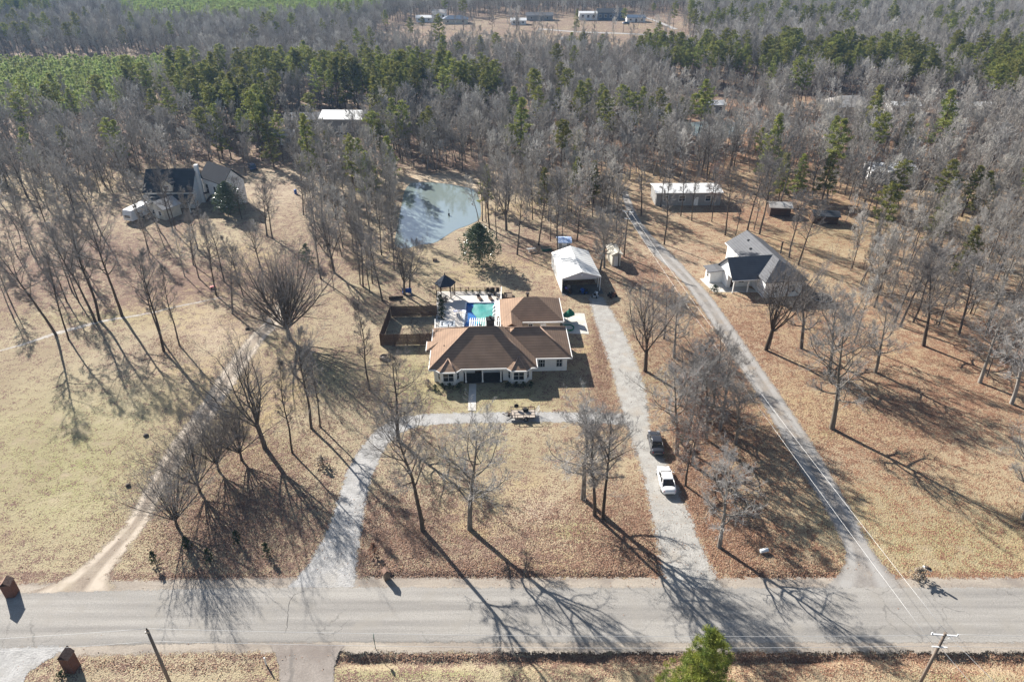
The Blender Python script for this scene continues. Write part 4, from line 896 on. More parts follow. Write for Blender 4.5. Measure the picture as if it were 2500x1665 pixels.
# travel trailer
cm = thing('camper', 'white travel trailer camper parked left of the farmhouse', 'camper', (-87.2, 149.3, 0), R(-16))
t = MB(); prof = [(0, .5), (0, 1.9), (.35, 2.9), (6.2, 2.95), (6.8, 2.6), (6.9, .6)]
vs = [(-1.25, y, z) for y, z in prof] + [(1.25, y, z) for y, z in prof]; n = len(prof)
t.add(vs, [tuple(range(n)), tuple(range(2 * n - 1, n - 1, -1))] + [(i, n + i, n + (i + 1) % n, (i + 1) % n) for i in range(n)]); t.build('body', mat('white camper shell', (.76, .78, .8), .4), cm, bevel=.06)
for s_ in (-1, 1): t = MB(); t.rev([(.0, -.1), (.34, -.1), (.34, .1), (.0, .1)], (0, 0, 0), 14, 'X'); t.build('wheel', M['rubber'], cm, (s_ * 1.15, 3.2, .34))
win(cm, 0, .02, 1.2, 1.5, .6); win(cm, 1.26, 2.0, 1.3, .9, .6, R(90)); win(cm, 1.26, 5.3, 1.3, .9, .6, R(90)); door(cm, 1.26, 3.9, .6, .7, 1.9, M['foam'], R(90), handle=False)
t = MB(); t.box(-.35, .35, 2.4, 3.2, 2.9, 3.15); t.build('air_conditioner', M['blackmetal'], cm, bevel=.04)
t = MB(); t.tube([(-.6, 0, .5), (0, -1.3, .5), (.6, 0, .5)], .06, 5); t.build('hitch', M['blackmetal'], cm)
FOOT.append((-86.5, 152.5, 4))
# utility trailer in front of the house
ut = thing('utility_trailer', 'black open utility trailer with spare wheel on the gravel driveway in front of the house', 'trailer', (1.55, 77.6, .02), HR)
t = MB()
for y in (-.9, .9): 
    for z in (.5, 1.0): t.tube([(-1.65, y, z), (1.65, y, z)], .045, 5)
    for x in (-1.65, -.8, 0, .8, 1.65): t.tube([(x, y, .5), (x, y, 1.0)], .035, 5)
for x in (-1.65, 1.65): t.tube([(x, -.9, .5), (x, .9, .5)], .045, 5)
t.tube([(-1.65, -.9, 1.0), (-1.65, .9, 1.0)], .045, 5)
for x in (-1.1, -.55, 0, .55, 1.1): t.tube([(x, -.9, .46), (x, .9, .46)], .03, 5)
t.build('frame', M['blackmetal'], ut)
t = MB(); t.tube([(-1.65, -.85, .48), (-2.75, 0, .5), (-1.65, .85, .48)], .05, 5); t.rev([(.02, .46), (.08, .5), (.08, .56), (.02, .6)], (-2.8, 0, 0), 8); tg = t.build('tongue', M['blackmetal'], ut)
t = MB(); t.tube([(-2.3, .0, .5), (-2.3, 0, 1.0)], .035, 6); t.tube([(-2.3, 0, .5), (-2.3, 0, .08)], .03, 6); t.build('jack', M['steel'], tg)
t = MB(); t.box(-2.2, -1.75, -.55, .0, .5, .85); t.build('toolbox', M['blackmetal'], ut, bevel=.03)
dk_ = MB()
for i in range(9): dk_.box(-1.6, 1.6, -.86 + i * .19, -.70 + i * .19, .5, .54)
dk_.build('deck_board', mat('sun bleached boards', (.52, .45, .38), .9, (.42, .36, .3), scale=2), ut)
for y in (-1.05, 1.05):
    t = MB(); t.rev([(.12, -.1), (.3, -.1), (.33, -.05), (.33, .05), (.3, .1), (.12, .1)], (0, 0, 0), 16, 'Y'); wo = t.build('wheel', M['rubber'], ut, (.3, y, .33)); t = MB(); t.rev([(0, -.105), (.16, -.1), (.16, .1), (0, .105)], (0, 0, 0), 12, 'Y'); t.build('rim', M['steel'], wo)
    t = MB(); vs = []
    for k in range(9): a_ = math.pi * k / 8; vs += [(.3 + .42 * math.cos(a_), y - .13, .33 + .42 * math.sin(a_)), (.3 + .42 * math.cos(a_), y + .13, .33 + .42 * math.sin(a_))]
    t.add(vs, [(2 * k, 2 * k + 1, 2 * k + 3, 2 * k + 2) for k in range(8)]); t.build('fender', M['blackmetal'], ut)
t = MB(); t.rev([(.14, -.09), (.3, -.09), (.33, -.04), (.33, .04), (.3, .09), (.14, .09)], (0, 0, 0), 16, 'Y'); wo = t.build('spare_wheel', M['rubber'], ut, (-.9, 1.02, 1.15)); t = MB(); t.rev([(0, -.06), (.17, -.05), (.17, .05), (0, .06)], (0, 0, 0), 12, 'Y'); t.build('rim', M['steel'], wo)
t = MB(); zz = [(1.75, .1), (2.35, 1.0)]
for s_ in (-.85, 0, .85): t.tube([(1.72, s_, .5), (2.3, s_, 1.35)], .03, 5)
for k in range(9): q = k / 8; t.tube([(1.72 + .58 * q, -.85, .5 + .85 * q), (1.72 + .58 * q, .85, .5 + .85 * q)], .018, 4)
t.build('ramp_gate', M['steel'], ut)
tb_ = MB(); tb_.prism([(-.35, -.2), (.3, -.3), (.45, .15), (0, .35), (-.4, .2)], 0, .45); o_ = tb_.build('cargo_bag', M['dark'], None, (1.9, 78.15, .56), bevel=.08); tag(o_, 'black bag lying in the bed of the utility trailer', 'bag')
# things at the carport
def bike(x, y, rz, label, pm):
    o = thing('motorcycle', label, 'motorcycle', (x, y, .03), rz)
    for xx in (-.7, .7): t = MB(); t.rev([(.18, -.06), (.3, -.06), (.32, 0), (.3, .06), (.18, .06)], (0, 0, 0), 14, 'Y'); t.build('wheel', M['rubber'], o, (xx, 0, .32))
    t = MB(); t.tube([(-.7, 0, .32), (-.3, 0, .7), (.35, 0, .75), (.7, 0, .32)], .06, 6); t.cbox((0, 0, .45), (.5, .3, .4)); t.build('frame', M['blackmetal'], o)
    t = MB(); t.rev([(.05, -.3), (.18, -.2), (.2, .1), (.08, .3)], (.2, 0, .85), 10, 'X'); t.build('fuel_tank', pm, o)
    t = MB(); t.box(-.75, .0, -.14, .14, .76, .86); t.build('seat', M['dark'], o, bevel=.03); t = MB(); t.tube([(.5, -.36, 1.05), (.52, 0, 1.0), (.5, .36, 1.05)], .025, 5); t.build('handlebar', M['steel'], o)
x, y = W2(1380.5, 712.5); bike(x, y, R(-60), 'blue and black motorcycle at the left front corner of the white carport', M['purple'])
def mower(x, y, rz, label, pm):
    o = thing('riding_mower', label, 'mower', (x, y, .03), rz)
    t = MB(); t.box(-.1, .8, -.3, .3, .35, .75); t.build('hood', pm, o, bevel=.06); t = MB(); t.box(-.6, .3, -.55, .55, .18, .34); t.build('mower_deck', pm, o, bevel=.05)
    t = MB(); t.box(-.55, -.1, -.25, .25, .5, .62); t.cbox((-.58, 0, .8), (.08, .46, .4)); t.build('seat', M['dark'], o)
    for xx, r_ in ((-.5, .26), (.65, .19)):
        for s_ in (-1, 1): t = MB(); t.rev([(0, -.09), (r_, -.09), (r_, .09), (0, .09)], (0, 0, 0), 12, 'Y'); t.build('wheel', M['rubber'], o, (xx, s_ * .42, r_))
    t = MB(); t.tube([(.05, 0, .7), (-.12, 0, .95)], .02, 5); t.rev([(.17, .94), (.19, .96), (.17, .98)], (-.12, 0, 0), 12); t.build('steering_wheel', M['dark'], o)
x, y = W2(1453, 725); mower(x, y, 1.2, 'white hooded riding mower in the shade in front of the white carport', M['foam'])
x, y = W2(1494, 725); mower(x, y, .4, 'red riding mower in the shade right of the white carport', M['rust'])
x, y = W2(1426, 716); mower(x, y, 2.2, 'blue riding mower in the shade of the white carport', M['blue'])
for i, (px_, py_) in enumerate(((1392, 717), (1388, 708))):
    x, y = W2(px_, py_); t = MB(); t.rev([(.28, 0), (.32, .1), (.34, .75), (.36, .8), (.3, .85), (.05, .9)], n=12); o_ = t.build('bin', [M['blackmetal'], M['steel']][i], None, (x, y, .03)); tag(o_, ['black round bin behind the motorcycle by the white carport', 'grey round bin beside the left post of the white carport'][i], 'bin')

# ================================================================ SMALL THINGS
def brick_mailbox(label, base, m, w_=.62, h_=1.55, rz=0.0, flagm=None, top=.55):
    o = thing('brick_mailbox', label, 'mailbox', (base[0], base[1], 0), rz)
    t = MB(); t.box(-w_ / 2, w_ / 2, -w_ / 2, w_ / 2, 0, h_); t.build('column', m, o)
    t = MB(); gable(t, -w_ / 2 - .06, w_ / 2 + .06, -w_ / 2 - .06, w_ / 2 + .06, h_ + .04, h_ + top, 'y', .05); t.box(-w_ / 2 - .02, w_ / 2 + .02, -w_ / 2 - .02, w_ / 2 + .02, h_, h_ + .03); t.build('cap', mat('brick cap', (.30, .2, .15), .9, (.2, .12, .09), scale=5), o)
    t = MB(); t.box(-.14, .14, w_ / 2, w_ / 2 + .03, h_ * .62, h_ * .62 + .28); d_ = t.build('mailbox_door', M['blackmetal'], o)
    t = MB(); t.box(-.22, -.18, w_ / 2, w_ / 2 + .05, h_ * .62, h_ * .62 + .3); t.build('flag', M['red'], o)
    return o
brick_mailbox('tall brick mailbox column north of the road at the left edge', W2(31, 1450), M['brick'], .95, 1.75, .15)
brick_mailbox('brick mailbox column with a notched cap beside the gravel apron south of the road', W2(178, 1632), M['brick'], .95, 2.0, -.1, top=.75)
brick_mailbox('small stone mailbox column at the mouth of the west driveway', W2(944, 1412), M['stone'], .6, 1.15, .5, top=.35)
pmx = thing('post_mailbox', 'black mailbox on a leaning post beside a pale bush near the east lane', 'mailbox', (*W2(2251, 1412), 0), R(-50))
t = MB(); t.tube([(0, 0, 0), (.1, .05, 1.6)], .05, 6); t.build('post', M['polewood'], pmx); t = MB(); t.rev([(.0, -.3), (.14, -.3), (.14, .3), (0, .3)], (.1, .05, 1.7), 12, 'X'); t.build('box', M['blackmetal'], pmx)
t = MB(); t.box(-.4, .5, -.08, .16, 1.55, 1.6); t.build('crosspiece', M['foam'], pmx)
sg = thing('marker_post', 'slim green post with a small green plate beside the south driveway', 'sign', (*W2(917, 1583), 0), R(-80))
t = MB(); t.tube([(0, 0, 0), (0, 0, 2.0)], .035, 6); t.build('post', M['greencloth'], sg); t = MB(); t.box(-.26, .26, -.02, .02, 1.55, 2.05); t.build('plate', M['greencloth'], sg)
t = MB(); t.box(-.06, .06, -.04, .04, 0, 1.0); t.box(-.07, .07, -.05, .05, 1.0, 1.06); tag(t.build('white_stake', M['trim'], None, (*W2(650, 1622), 0)), 'short white stake beside the worn south driveway', 'stake')
t = MB(); t.tube([(-.5, 0, .3), (.4, .2, .34)], .22, 8); t.tube([(-.2, .05, 0), (-.2, .05, .3)], .08, 6); tag(t.build('white_pipe_marker', M['foam'], None, (*W2(1866, 1350), 0)), 'small white pipe lying in the shadow right of the driveway mouth', 'pipe')
# bench, log, trampoline, planters
bn = thing('garden_bench', 'blue garden bench under the trees behind the dog yard', 'bench', (*W(936, 676), 0), R(5))
t = MB(); t.box(-.85, .85, -.25, .25, .42, .48); t.build('seat', M['blue'], bn); t = MB(); t.cbox((0, .28, .75), (1.7, .06, .55), rx=R(-10)); t.build('backrest', M['blue'], bn)
for s_ in (-.75, .75): t = MB(); t.box(s_ - .05, s_ + .05, -.25, .28, 0, .42); t.build('leg', M['blue'], bn)
lg = MB(); lg.tube([(-1.3, -.2, .28), (0, 0, .3), (1.3, .15, .27)], [.27, .28, .22], 10); tag(lg.build('fallen_log', M['bark'], None, (*W(911, 687), 0)), 'thick dark log lying on the grass behind the dog yard', 'log')
def trampoline(x, y, label):
    o = thing('trampoline', label, 'trampoline', (x, y, 0)); t = MB(); t.rev([(1.75, .78), (1.85, .8), (1.85, .86), (1.75, .88)], n=24, ring=True); t.build('frame_ring', M['steel'], o); t = MB(); t.rev([(.05, .84), (1.7, .84), (1.7, .86), (.05, .86)], n=24); t.build('mat', M['dark'], o)
    for k in range(6): a_ = k * math.pi / 3; t = MB(); t.tube([(1.8 * math.cos(a_), 1.8 * math.sin(a_), 0), (1.8 * math.cos(a_), 1.8 * math.sin(a_), .8)], .035, 5); t.build('leg', M['steel'], o)
trampoline(*W(1887, 693), 'round black trampoline behind the bare trees in front of the grey roofed house')
def table(x, y, rz, label):
    o = thing('picnic_table', label, 'table', (x, y, 0), rz)
    t = MB(); t.box(-.9, .9, -.38, .38, .72, .77); t.build('tabletop', M['roof_rust'], o)
    for s_ in (-.68, .68): t = MB(); t.box(-.9, .9, s_ - .13, s_ + .13, .42, .46); t.build('bench_seat', M['roof_rust'], o)
    for s_ in (-.6, .6):
        t = MB(); t.tube([(s_, -.7, 0), (s_, -.2, .72)], .04, 4); t.tube([(s_, .7, 0), (s_, .2, .72)], .04, 4); t.box(s_ - .03, s_ + .03, -.75, .75, .36, .42); t.build('leg', M['roof_rust'], o)
table(*W(1222, 579), .3, 'weathered picnic table in the leaves left of the tarp roofed shed')
def planter(x, y, w_, d_, label, rz=0, m=None):
    o = thing('raised_planter', label, 'planter', (x, y, 0), rz); t = MB(); t.box(-w_ / 2, w_ / 2, -d_ / 2, -d_ / 2 + .08, 0, .5); t.box(-w_ / 2, w_ / 2, d_ / 2 - .08, d_ / 2, 0, .5); t.box(-w_ / 2, -w_ / 2 + .08, -d_ / 2 + .08, d_ / 2 - .08, 0, .5); t.box(w_ / 2 - .08, w_ / 2, -d_ / 2 + .08, d_ / 2 - .08, 0, .5); t.build('frame', m or M['fencewood'], o)
    t = MB(); t.box(-w_ / 2 + .08, w_ / 2 - .08, -d_ / 2 + .08, d_ / 2 - .08, .05, .42); t.build('soil', M['stone'], o)
planter(*W(1256, 575), 2.0, 1.2, 'green edged planter box between the picnic table and the tarp roofed shed', .2, M['greencloth'])
planter(-.7, 113.3, 1.5, 2.0, 'brown wooden planter box against the right side of the pool deck', HR)
planter(*W(1000, 600), .9, .7, 'tiny brown planter box on the grass between the pond and the gazebo', .1)
t = MB(); t.rev([(.25, 0), (.5, .3), (.55, .6), (.4, .95), (.1, 1.05)], n=10); tag(t.build('stone_urn', M['stone'], None, (*W(1129, 687 - 14), 0)), 'small stone urn on the grass behind the deck railing', 'urn')
fp = thing('fire_pit', 'round stone fire pit on the lawn left of the house', 'fire pit', (*W(883, 824), 0)); t = MB(); t.rev([(.55, 0), (.75, 0), (.75, .45), (.55, .45)], n=14, ring=True); t.build('ring', M['stone'], fp); t = MB(); t.rev([(.05, .3), (.54, .3), (.54, .32), (.05, .33)], n=14); t.build('grate', M['blackmetal'], fp)
t = MB(); t.rev([(.3, 0), (.35, .1), (.35, 1.0), (.3, 1.1), (.1, 1.12)], n=12); tag(t.build('water_barrel', M['blue'], None, (*W(680, 446), 0)), 'blue barrel on the bare ground behind the farmhouse lawn', 'barrel')
t = MB(); t.rev([(.02, 0), (.2, .05), (.22, .5), (.15, .55)], n=10); t.tube([(0, 0, .5), (.05, 0, 1.6)], .05, 6); tag(t.build('pond_fountain', M['dark'], None, (*W2(1096, 527), .02)), 'dark fountain stem standing in the middle of the pond', 'fountain')
sh = thing('red_toy_car', 'small red ride on toy in the leaves among the left trees', 'toy', (*W(490, 663), 0), .5); t = MB(); t.box(-.5, .5, -.3, .3, .15, .45); t.build('body', mat('faded red plastic', (.5, .06, .06), .5), sh, bevel=.06)
for xx in (-.3, .3):
    for s_ in (-.28, .28): t = MB(); t.rev([(0, -.05), (.14, -.05), (.14, .05), (0, .05)], (0, 0, 0), 10, 'Y'); t.build('wheel', M['rubber'], sh, (xx, s_, .14))
# stones / stumps in the left field
for i, (vx_, vy_) in enumerate(((336, 1002), (295, 1117), (569, 757))):
    rs = random.Random(i); t = MB(); t.rev([(.05, 0), (.3 + .1 * rs.random(), .05), (.28, .25), (.1, .36)], n=7); tag(t.build('stump', M['bark'], None, (*W(vx_, vy_), 0)), ['low dark stump in the middle of the left field', 'low dark stump in the left field near the dirt track', 'low dark stump on the bare ground beside the dirt track'][i], 'stump')

# ---------------------------------------------------------------- utility poles and wires
def pole(x, y, h_, rz, label, arm=True):
    o = thing('utility_pole', label, 'utility pole', (x, y, 0), rz)
    t = MB(); t.tube([(0, 0, 0), (0, 0, h_)], [.17, .12], 10); t.build('pole_shaft', M['polewood'], o)
    if arm:
        t = MB(); t.box(-1.05, 1.05, -.05, .05, h_ - .35, h_ - .25); t.box(-.6, .6, -.16, -.06, h_ - 1.75, h_ - 1.66); t.tube([(-.7, 0, h_ - .35), (0, -.1, h_ - 1.0)], .02, 4); t.tube([(.7, 0, h_ - .35), (0, -.1, h_ - 1.0)], .02, 4); t.build('crossarm', M['foam'], o)
    else:
        t = MB(); t.box(-.18, .18, -.13, -.1, h_ - .3, h_ - .1); t.build('bracket', M['steel'], o)
    for k, xx in enumerate((-1.0, 1.0) if arm else (0,)): t = MB(); t.rev([(.04, 0), (.07, .03), (.05, .08), (.07, .12), (.03, .2)], (xx, 0, h_ - (.25 if arm else 0)), 8); t.build('insulator', M['foam'] if arm else M['dark'], o)
    return o
PH = 10.0
lpx, lpy = W(338, 1447, PH); rpx, rpy = W(2174, 1454, PH); fpx_, fpy_ = W(1444, 484, PH)
pole(lpx, lpy, PH, R(2), 'weathered wooden utility pole at the bottom left without a crossarm', arm=False)
rp = pole(rpx, rpy, PH, R(-5), 'weathered wooden utility pole with a crossarm at the bottom right')
pole(fpx_, fpy_, PH, R(-20), 'distant wooden utility pole in the trees beside the east lane')
def wire(a_, b_, sag, label, r_=.016):
    pts = []
    for i in range(25): t = i / 24; pts.append((a_[0] + (b_[0] - a_[0]) * t, a_[1] + (b_[1] - a_[1]) * t, a_[2] + (b_[2] - a_[2]) * t - sag * 4 * t * (1 - t)))
    t = MB(); t.tube(pts, r_, 4); tag(t.build('power_line', M['wire']), label, 'power line')
wire((lpx, lpy, PH + .15), (rpx - .3, rpy, PH - .3), .5, 'upper power line spanning between the two near poles'); wire((lpx, lpy, PH - 1.5), (rpx - .2, rpy, PH - 1.7), .55, 'lower power line spanning between the two near poles')
wire((lpx, lpy, PH + .15), (lpx - 45, lpy - 1.5, PH - .3), .8, 'upper power line leaving the bottom left pole to the left'); wire((lpx, lpy, PH - 1.5), (lpx - 45, lpy - 1.5, PH - 1.9), .8, 'lower power line leaving the bottom left pole to the left')
wire((rpx + 1, rpy, PH - .2), (rpx + 45, rpy, PH), .6, 'upper power line leaving the right pole to the right'); wire((rpx + .2, rpy, PH - 1.7), (rpx + 45, rpy, PH - 1.6), .6, 'lower power line leaving the right pole to the right')
wire((rpx, rpy, PH + .1), (fpx_ + .3, fpy_, PH), 1.0, 'right hand power line running up over the east lane', .016); wire((rpx - .5, rpy, PH - 1.6), (fpx_ - .5, fpy_, PH - .4), 1.0, 'left hand power line running up over the east lane', .016)
wire((rpx + .3, rpy, PH - .3), (rpx + 9, rpy - 14, PH - 3.5), .3, 'right hand power line running down to the bottom right corner', .02); wire((rpx, rpy, PH - 1.7), (rpx + 7.5, rpy - 14, PH - 5.5), .3, 'left hand power line running down to the bottom right corner', .02)

# ================================================================ TREES
class Tubes:
    """collects tapered tubes as arrays; wood thick enough goes to trunk, fine wood to crown"""
    def __init__(s): s.v = []; s.q = []; s.n = 0
    def chain(s, P, r, sides):
        P = np.asarray(P, float); m = len(P); d = np.gradient(P, axis=0); d /= np.linalg.norm(d, axis=1)[:, None] + 1e-9
        ref = np.array([0, 0, 1.]) if abs(d[0][2]) < .8 else np.array([1., 0, 0])
        u = np.cross(d, ref); u /= np.linalg.norm(u, axis=1)[:, None] + 1e-9; w_ = np.cross(d, u)
        a = np.arange(sides) * 2 * math.pi / sides
        ring = P[:, None, :] + (u[:, None, :] * np.cos(a)[None, :, None] + w_[:, None, :] * np.sin(a)[None, :, None]) * np.asarray(r)[:, None, None]
        s.v.append(ring.reshape(-1, 3)); i, k = np.meshgrid(np.arange(m - 1), np.arange(sides), indexing='ij')
        A = s.n + i * sides + k; B = s.n + i * sides + (k + 1) % sides
        s.q.append(np.stack([A, B, B + sides, A + sides], -1).reshape(-1, 4)); s.n += m * sides
    def mesh(s, name, m): 
        return npmesh(name, np.concatenate(s.v), np.concatenate(s.q), [m], smooth=True)
def unit(v): return v / (np.linalg.norm(v) + 1e-9)
def bare_tree(seed, H=16, clear=.45, spread=4.0, n1=16, n2=6, n3=5, ntw=4, lean=.3, fork=0, up=.5, ang=(75, 35), r0=.24, minr=.016, wig=.12, low=False, droop=0):
    rs = np.random.RandomState(seed); TR = Tubes(); CR = Tubes(); tips = []
    def path(p, d, L, n, upl, wg):
        pts = [p]; 
        for i in range(n):
            d = unit(d + rs.normal(0, wg, 3) + np.array([0, 0, upl]) * (1.0 / n)); p = p + d * L / n; pts.append(p)
        return np.array(pts), d
    def along(P, t):
        f = t * (len(P) - 1); i = min(int(f), len(P) - 2); return P[i] + (P[i + 1] - P[i]) * (f - i), unit(P[i + 1] - P[i])
    def side(d, a_, phi):
        ref = np.array([0, 0, 1.]) if abs(d[2]) < .95 else np.array([1., 0, 0])
        u = unit(np.cross(d, ref)); w_ = np.cross(u, d); s_ = u * math.cos(phi) + w_ * math.sin(phi)
        return unit(d * math.cos(a_) + s_ * math.sin(a_))
    def lvl(p, d, L, r, k):
        """k: 1 limb, 2 branch, 3 branchlet, 4 twig"""
        if k == 4:
            P = np.array([p, p + unit(d + rs.normal(0, .15, 3)) * L * .55 + np.array([0, 0, .04]), p + unit(d + rs.normal(0, .2, 3) + np.array([0, 0, .15 - droop])) * L]); CR.chain(P, [minr, minr * .85, minr * .45], 3); tips.append(P[-1]); return
        n = {1: 6, 2: 4, 3: 3}[k]; P, dd = path(p, d, L, n, up * (1 if k == 1 else .5), wig * (1 if k == 1 else 1.3))
        rr = np.linspace(r, max(minr, r * (.25 if k < 3 else .5)), n + 1)
        (TR if r > .05 else CR).chain(P, rr, 6 if r > .08 else (5 if r > .04 else 3))
        cnt = {1: n2, 2: n3, 3: ntw}[k]; ph = rs.rand() * 6.28
        for i in range(cnt):
            t = .22 + .78 * (i + rs.rand() * .6) / cnt if k < 3 else .15 + .85 * (i + .5) / cnt
            q, dq = along(P, min(t, .995)); ph += 2.4 + rs.normal(0, .3)
            a_ = R(rs.uniform(25, 52)); nd = side(dq, a_, ph)
            nL = L * (1.15 - .7 * t) * {1: .5, 2: .52, 3: .55}[k] * rs.uniform(.75, 1.2)
            if k == 3: nL = max(nL, .35)
            lvl(q, nd, nL, max(minr, r * (1 - .65 * t) * .55), k + 1)
        if k < 3: lvl(P[-1], dd, L * .35, max(minr, r * .25), k + 1)
    base = np.zeros(3); d0 = unit(np.array([rs.normal(0, lean * .15), rs.normal(0, lean * .15), 1.0]))
    if fork:      # several ascending limbs from a short trunk
        hT = H * clear; P, dd = path(base, d0, hT, 5, .1, .03); TR.chain(np.vstack([[0, 0, -.3], P[:]]), np.r_[r0 * 1.5, np.linspace(r0 * 1.15, r0 * .9, 6)], 9)
        for i in range(fork):
            ph = 6.28 * i / fork + rs.rand() * .5; q, dq = along(P, 1 - .45 * rs.rand() * (1 if low else .4)); a_ = R(rs.uniform(ang[1] * .3, ang[0])); nd = unit(np.array([math.cos(ph) * math.sin(a_), math.sin(ph) * math.sin(a_), math.cos(a_)]))
            L = (H - hT) / max(.55, math.cos(a_) * .9) * rs.uniform(.75, 1.0); L = min(L, H * .95)
            lvl(q, nd, L, r0 * rs.uniform(.35, .55), 1)
    else:
        n = 10; P, dd = path(base, d0, H, n, .15, .035 * (1 + wig)); P = np.vstack([[0, 0, -.3], P]); TR.chain(P, np.r_[r0 * 1.5, r0 * 1.15, np.linspace(r0, r0 * .15, n)], 9); P = P[1:]
        ph = rs.rand() * 6.28
        for i in range(n1):
            t = clear + (1 - clear) * (i + rs.rand() * .7) / n1; q, dq = along(P, min(t, .99)); ph += 2.4 + rs.normal(0, .35)
            u_ = (t - clear) / (1 - clear); a_ = R(ang[0] + (ang[1] - ang[0]) * u_ + rs.normal(0, 7))
            L = spread * (.55 + .9 * u_ if u_ < .4 else 1.15 * (1 - u_) ** .6 + .22) * rs.uniform(.7, 1.15)
            lvl(q, side(dq, a_, ph), L, r0 * (1 - t) * .62 + .02, 1)
        lvl(P[-1], dd, H * .1, .04, 2)
        for i in range(2 if low else 0):
            q, dq = along(P, rs.uniform(.2, clear)); lvl(q, side(dq, R(80), rs.rand() * 6.28), spread * .4, .03, 2)
    return TR, CR, np.array(tips)
def blades(cent, n_per, rad, ln, wd, seed, flat=.7, upb=.3):
    """small pointed leaf faces scattered round each centre -> (verts, quads)"""
    rs = np.random.RandomState(seed); N_ = len(cent) * n_per
    c = np.repeat(cent, n_per, 0); d = rs.normal(0, 1, (N_, 3)); d /= np.linalg.norm(d, axis=1)[:, None]
    d[:, 2] = d[:, 2] * flat + upb; p = c + d * rad * rs.rand(N_, 1) ** .6
    t = rs.normal(0, 1, (N_, 3)); dirn = d + t * .5; dirn /= np.linalg.norm(dirn, axis=1)[:, None]
    u = np.cross(dirn, rs.normal(0, 1, (N_, 3))); u /= np.linalg.norm(u, axis=1)[:, None]
    l_ = ln * rs.uniform(.6, 1.3, (N_, 1)); w_ = wd * rs.uniform(.7, 1.3, (N_, 1))
    v = np.stack([p - dirn * l_ * .5, p + u * w_ * .5, p + dirn * l_ * .5, p - u * w_ * .5], 1).reshape(-1, 3)
    f = np.arange(N_ * 4).reshape(-1, 4); return v, f
def pine_tree(seed, H=20, clear=.5, spread=3.2, nb=40, n_per=15, ln=.5, wd=.2, low=False, r0=.22, crad=.5):
    rs = np.random.RandomState(seed); TR = Tubes(); n = 8
    xs = np.cumsum(rs.normal(0, .08, (n + 1, 2)), 0); P = np.column_stack([xs, np.linspace(0, H, n + 1)]); P[0] = 0
    TR.chain(np.vstack([[0, 0, -.3], P]), np.r_[r0 * 1.3, np.linspace(r0, .03, n + 1)], 8); cent = []
    for i in range(nb):
        u_ = (i + rs.rand()) / nb; z = H * (clear + (1 - clear) * u_); f = z / H * n; k = min(int(f), n - 1); q = P[k] + (P[k + 1] - P[k]) * (f - k)
        ph = i * 2.4 + rs.normal(0, .3); L = spread * (math.sin(math.pi * min(1, (u_ * .85 + .15)) ** 1.0) ** .6 if not low else (1 - u_) ** .75 + .1) * rs.uniform(.6, 1.15)
        el = R(-5 + 45 * u_ + rs.normal(0, 8)); d = np.array([math.cos(ph) * math.cos(el), math.sin(ph) * math.cos(el), math.sin(el)])
        Q = np.array([q, q + d * L * .5 + [0, 0, -.05 * L], q + d * L + [0, 0, .1 * L]]); TR.chain(Q, [.05 * (1 - u_) + .02, .025, .012], 4)
        m = max(2, int(L / .55))
        for j in range(m):
            t = .35 + .65 * (j + .5) / m; c = Q[0] + (Q[2] - Q[0]) * t; c = c + rs.normal(0, .28, 3) * (1, 1, .5); cent.append(c)
            if rs.rand() < .6: cent.append(c + np.cross(d, [0, 0, 1]) * rs.choice([-1, 1]) * L * .22 * rs.uniform(.6, 1.3))
    cent.append(P[-1]); cent = np.array(cent); v, f = blades(cent, n_per, crad, ln, wd, seed + 1)
    return TR, v, f
PROTO = {}      # name -> (trunk mesh, crown mesh)
def reg(name, TR, cm, bark='bark', pname='tree'): PROTO[name] = (TR.mesh('trunk', M[bark]), cm)
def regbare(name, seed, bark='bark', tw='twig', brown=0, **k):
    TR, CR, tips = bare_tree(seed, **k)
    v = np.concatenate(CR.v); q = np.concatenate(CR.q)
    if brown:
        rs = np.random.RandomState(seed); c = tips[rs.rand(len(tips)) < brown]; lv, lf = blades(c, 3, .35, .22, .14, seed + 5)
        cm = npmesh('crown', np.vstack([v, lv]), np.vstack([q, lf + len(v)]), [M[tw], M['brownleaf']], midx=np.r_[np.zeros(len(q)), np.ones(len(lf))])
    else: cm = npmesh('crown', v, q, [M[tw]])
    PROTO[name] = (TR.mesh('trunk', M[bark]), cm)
# tall straight
for i, s_ in enumerate((11, 12, 13, 14)): regbare('tall%d' % i, s_, H=16, clear=.42, spread=4.1 + .3 * i, n1=18, n2=6, n3=5, ntw=5, r0=.2, minr=.010, low=True, ang=(62, 25))
for i, s_ in enumerate((21, 22)): regbare('slim%d' % i, s_, H=15, clear=.35, spread=2.2, n1=17, n2=5, n3=4, ntw=5, r0=.14, minr=.0095, low=True, ang=(58, 25))
for i, s_ in enumerate((31, 32, 33)): regbare('oak%d' % i, s_, H=14, clear=.28, spread=6.0, n1=18, n2=7, n3=6, ntw=5, r0=.26, minr=.0105, ang=(82, 30), up=.7, wig=.2, bark='bark_pale' if i < 2 else 'bark', tw='twig_pale' if i < 2 else 'twig')
for i, s_ in enumerate((41, 42)): regbare('fan%d' % i, s_, H=9.5, clear=.16, fork=17, n2=9, n3=5, ntw=5, r0=.2, minr=.0095, ang=(58, 15), up=.28, wig=.05)
regbare('bigfan', 43, H=13.5, clear=.16, fork=26, n2=10, n3=6, ntw=4, r0=.34, minr=.010, ang=(58, 10), up=.35, wig=.06)
regbare('wide', 45, H=15, clear=.3, fork=8, n2=9, n3=6, ntw=5, r0=.32, minr=.0105, ang=(48, 20), up=.55, wig=.12)
for i, s_ in enumerate((51, 52)): regbare('brown%d' % i, s_, H=12, clear=.3, spread=3.8, n1=16, n2=6, n3=5, ntw=5, r0=.18, minr=.010, ang=(78, 35), brown=.16 if i == 0 else .05, tw='twig_pale')
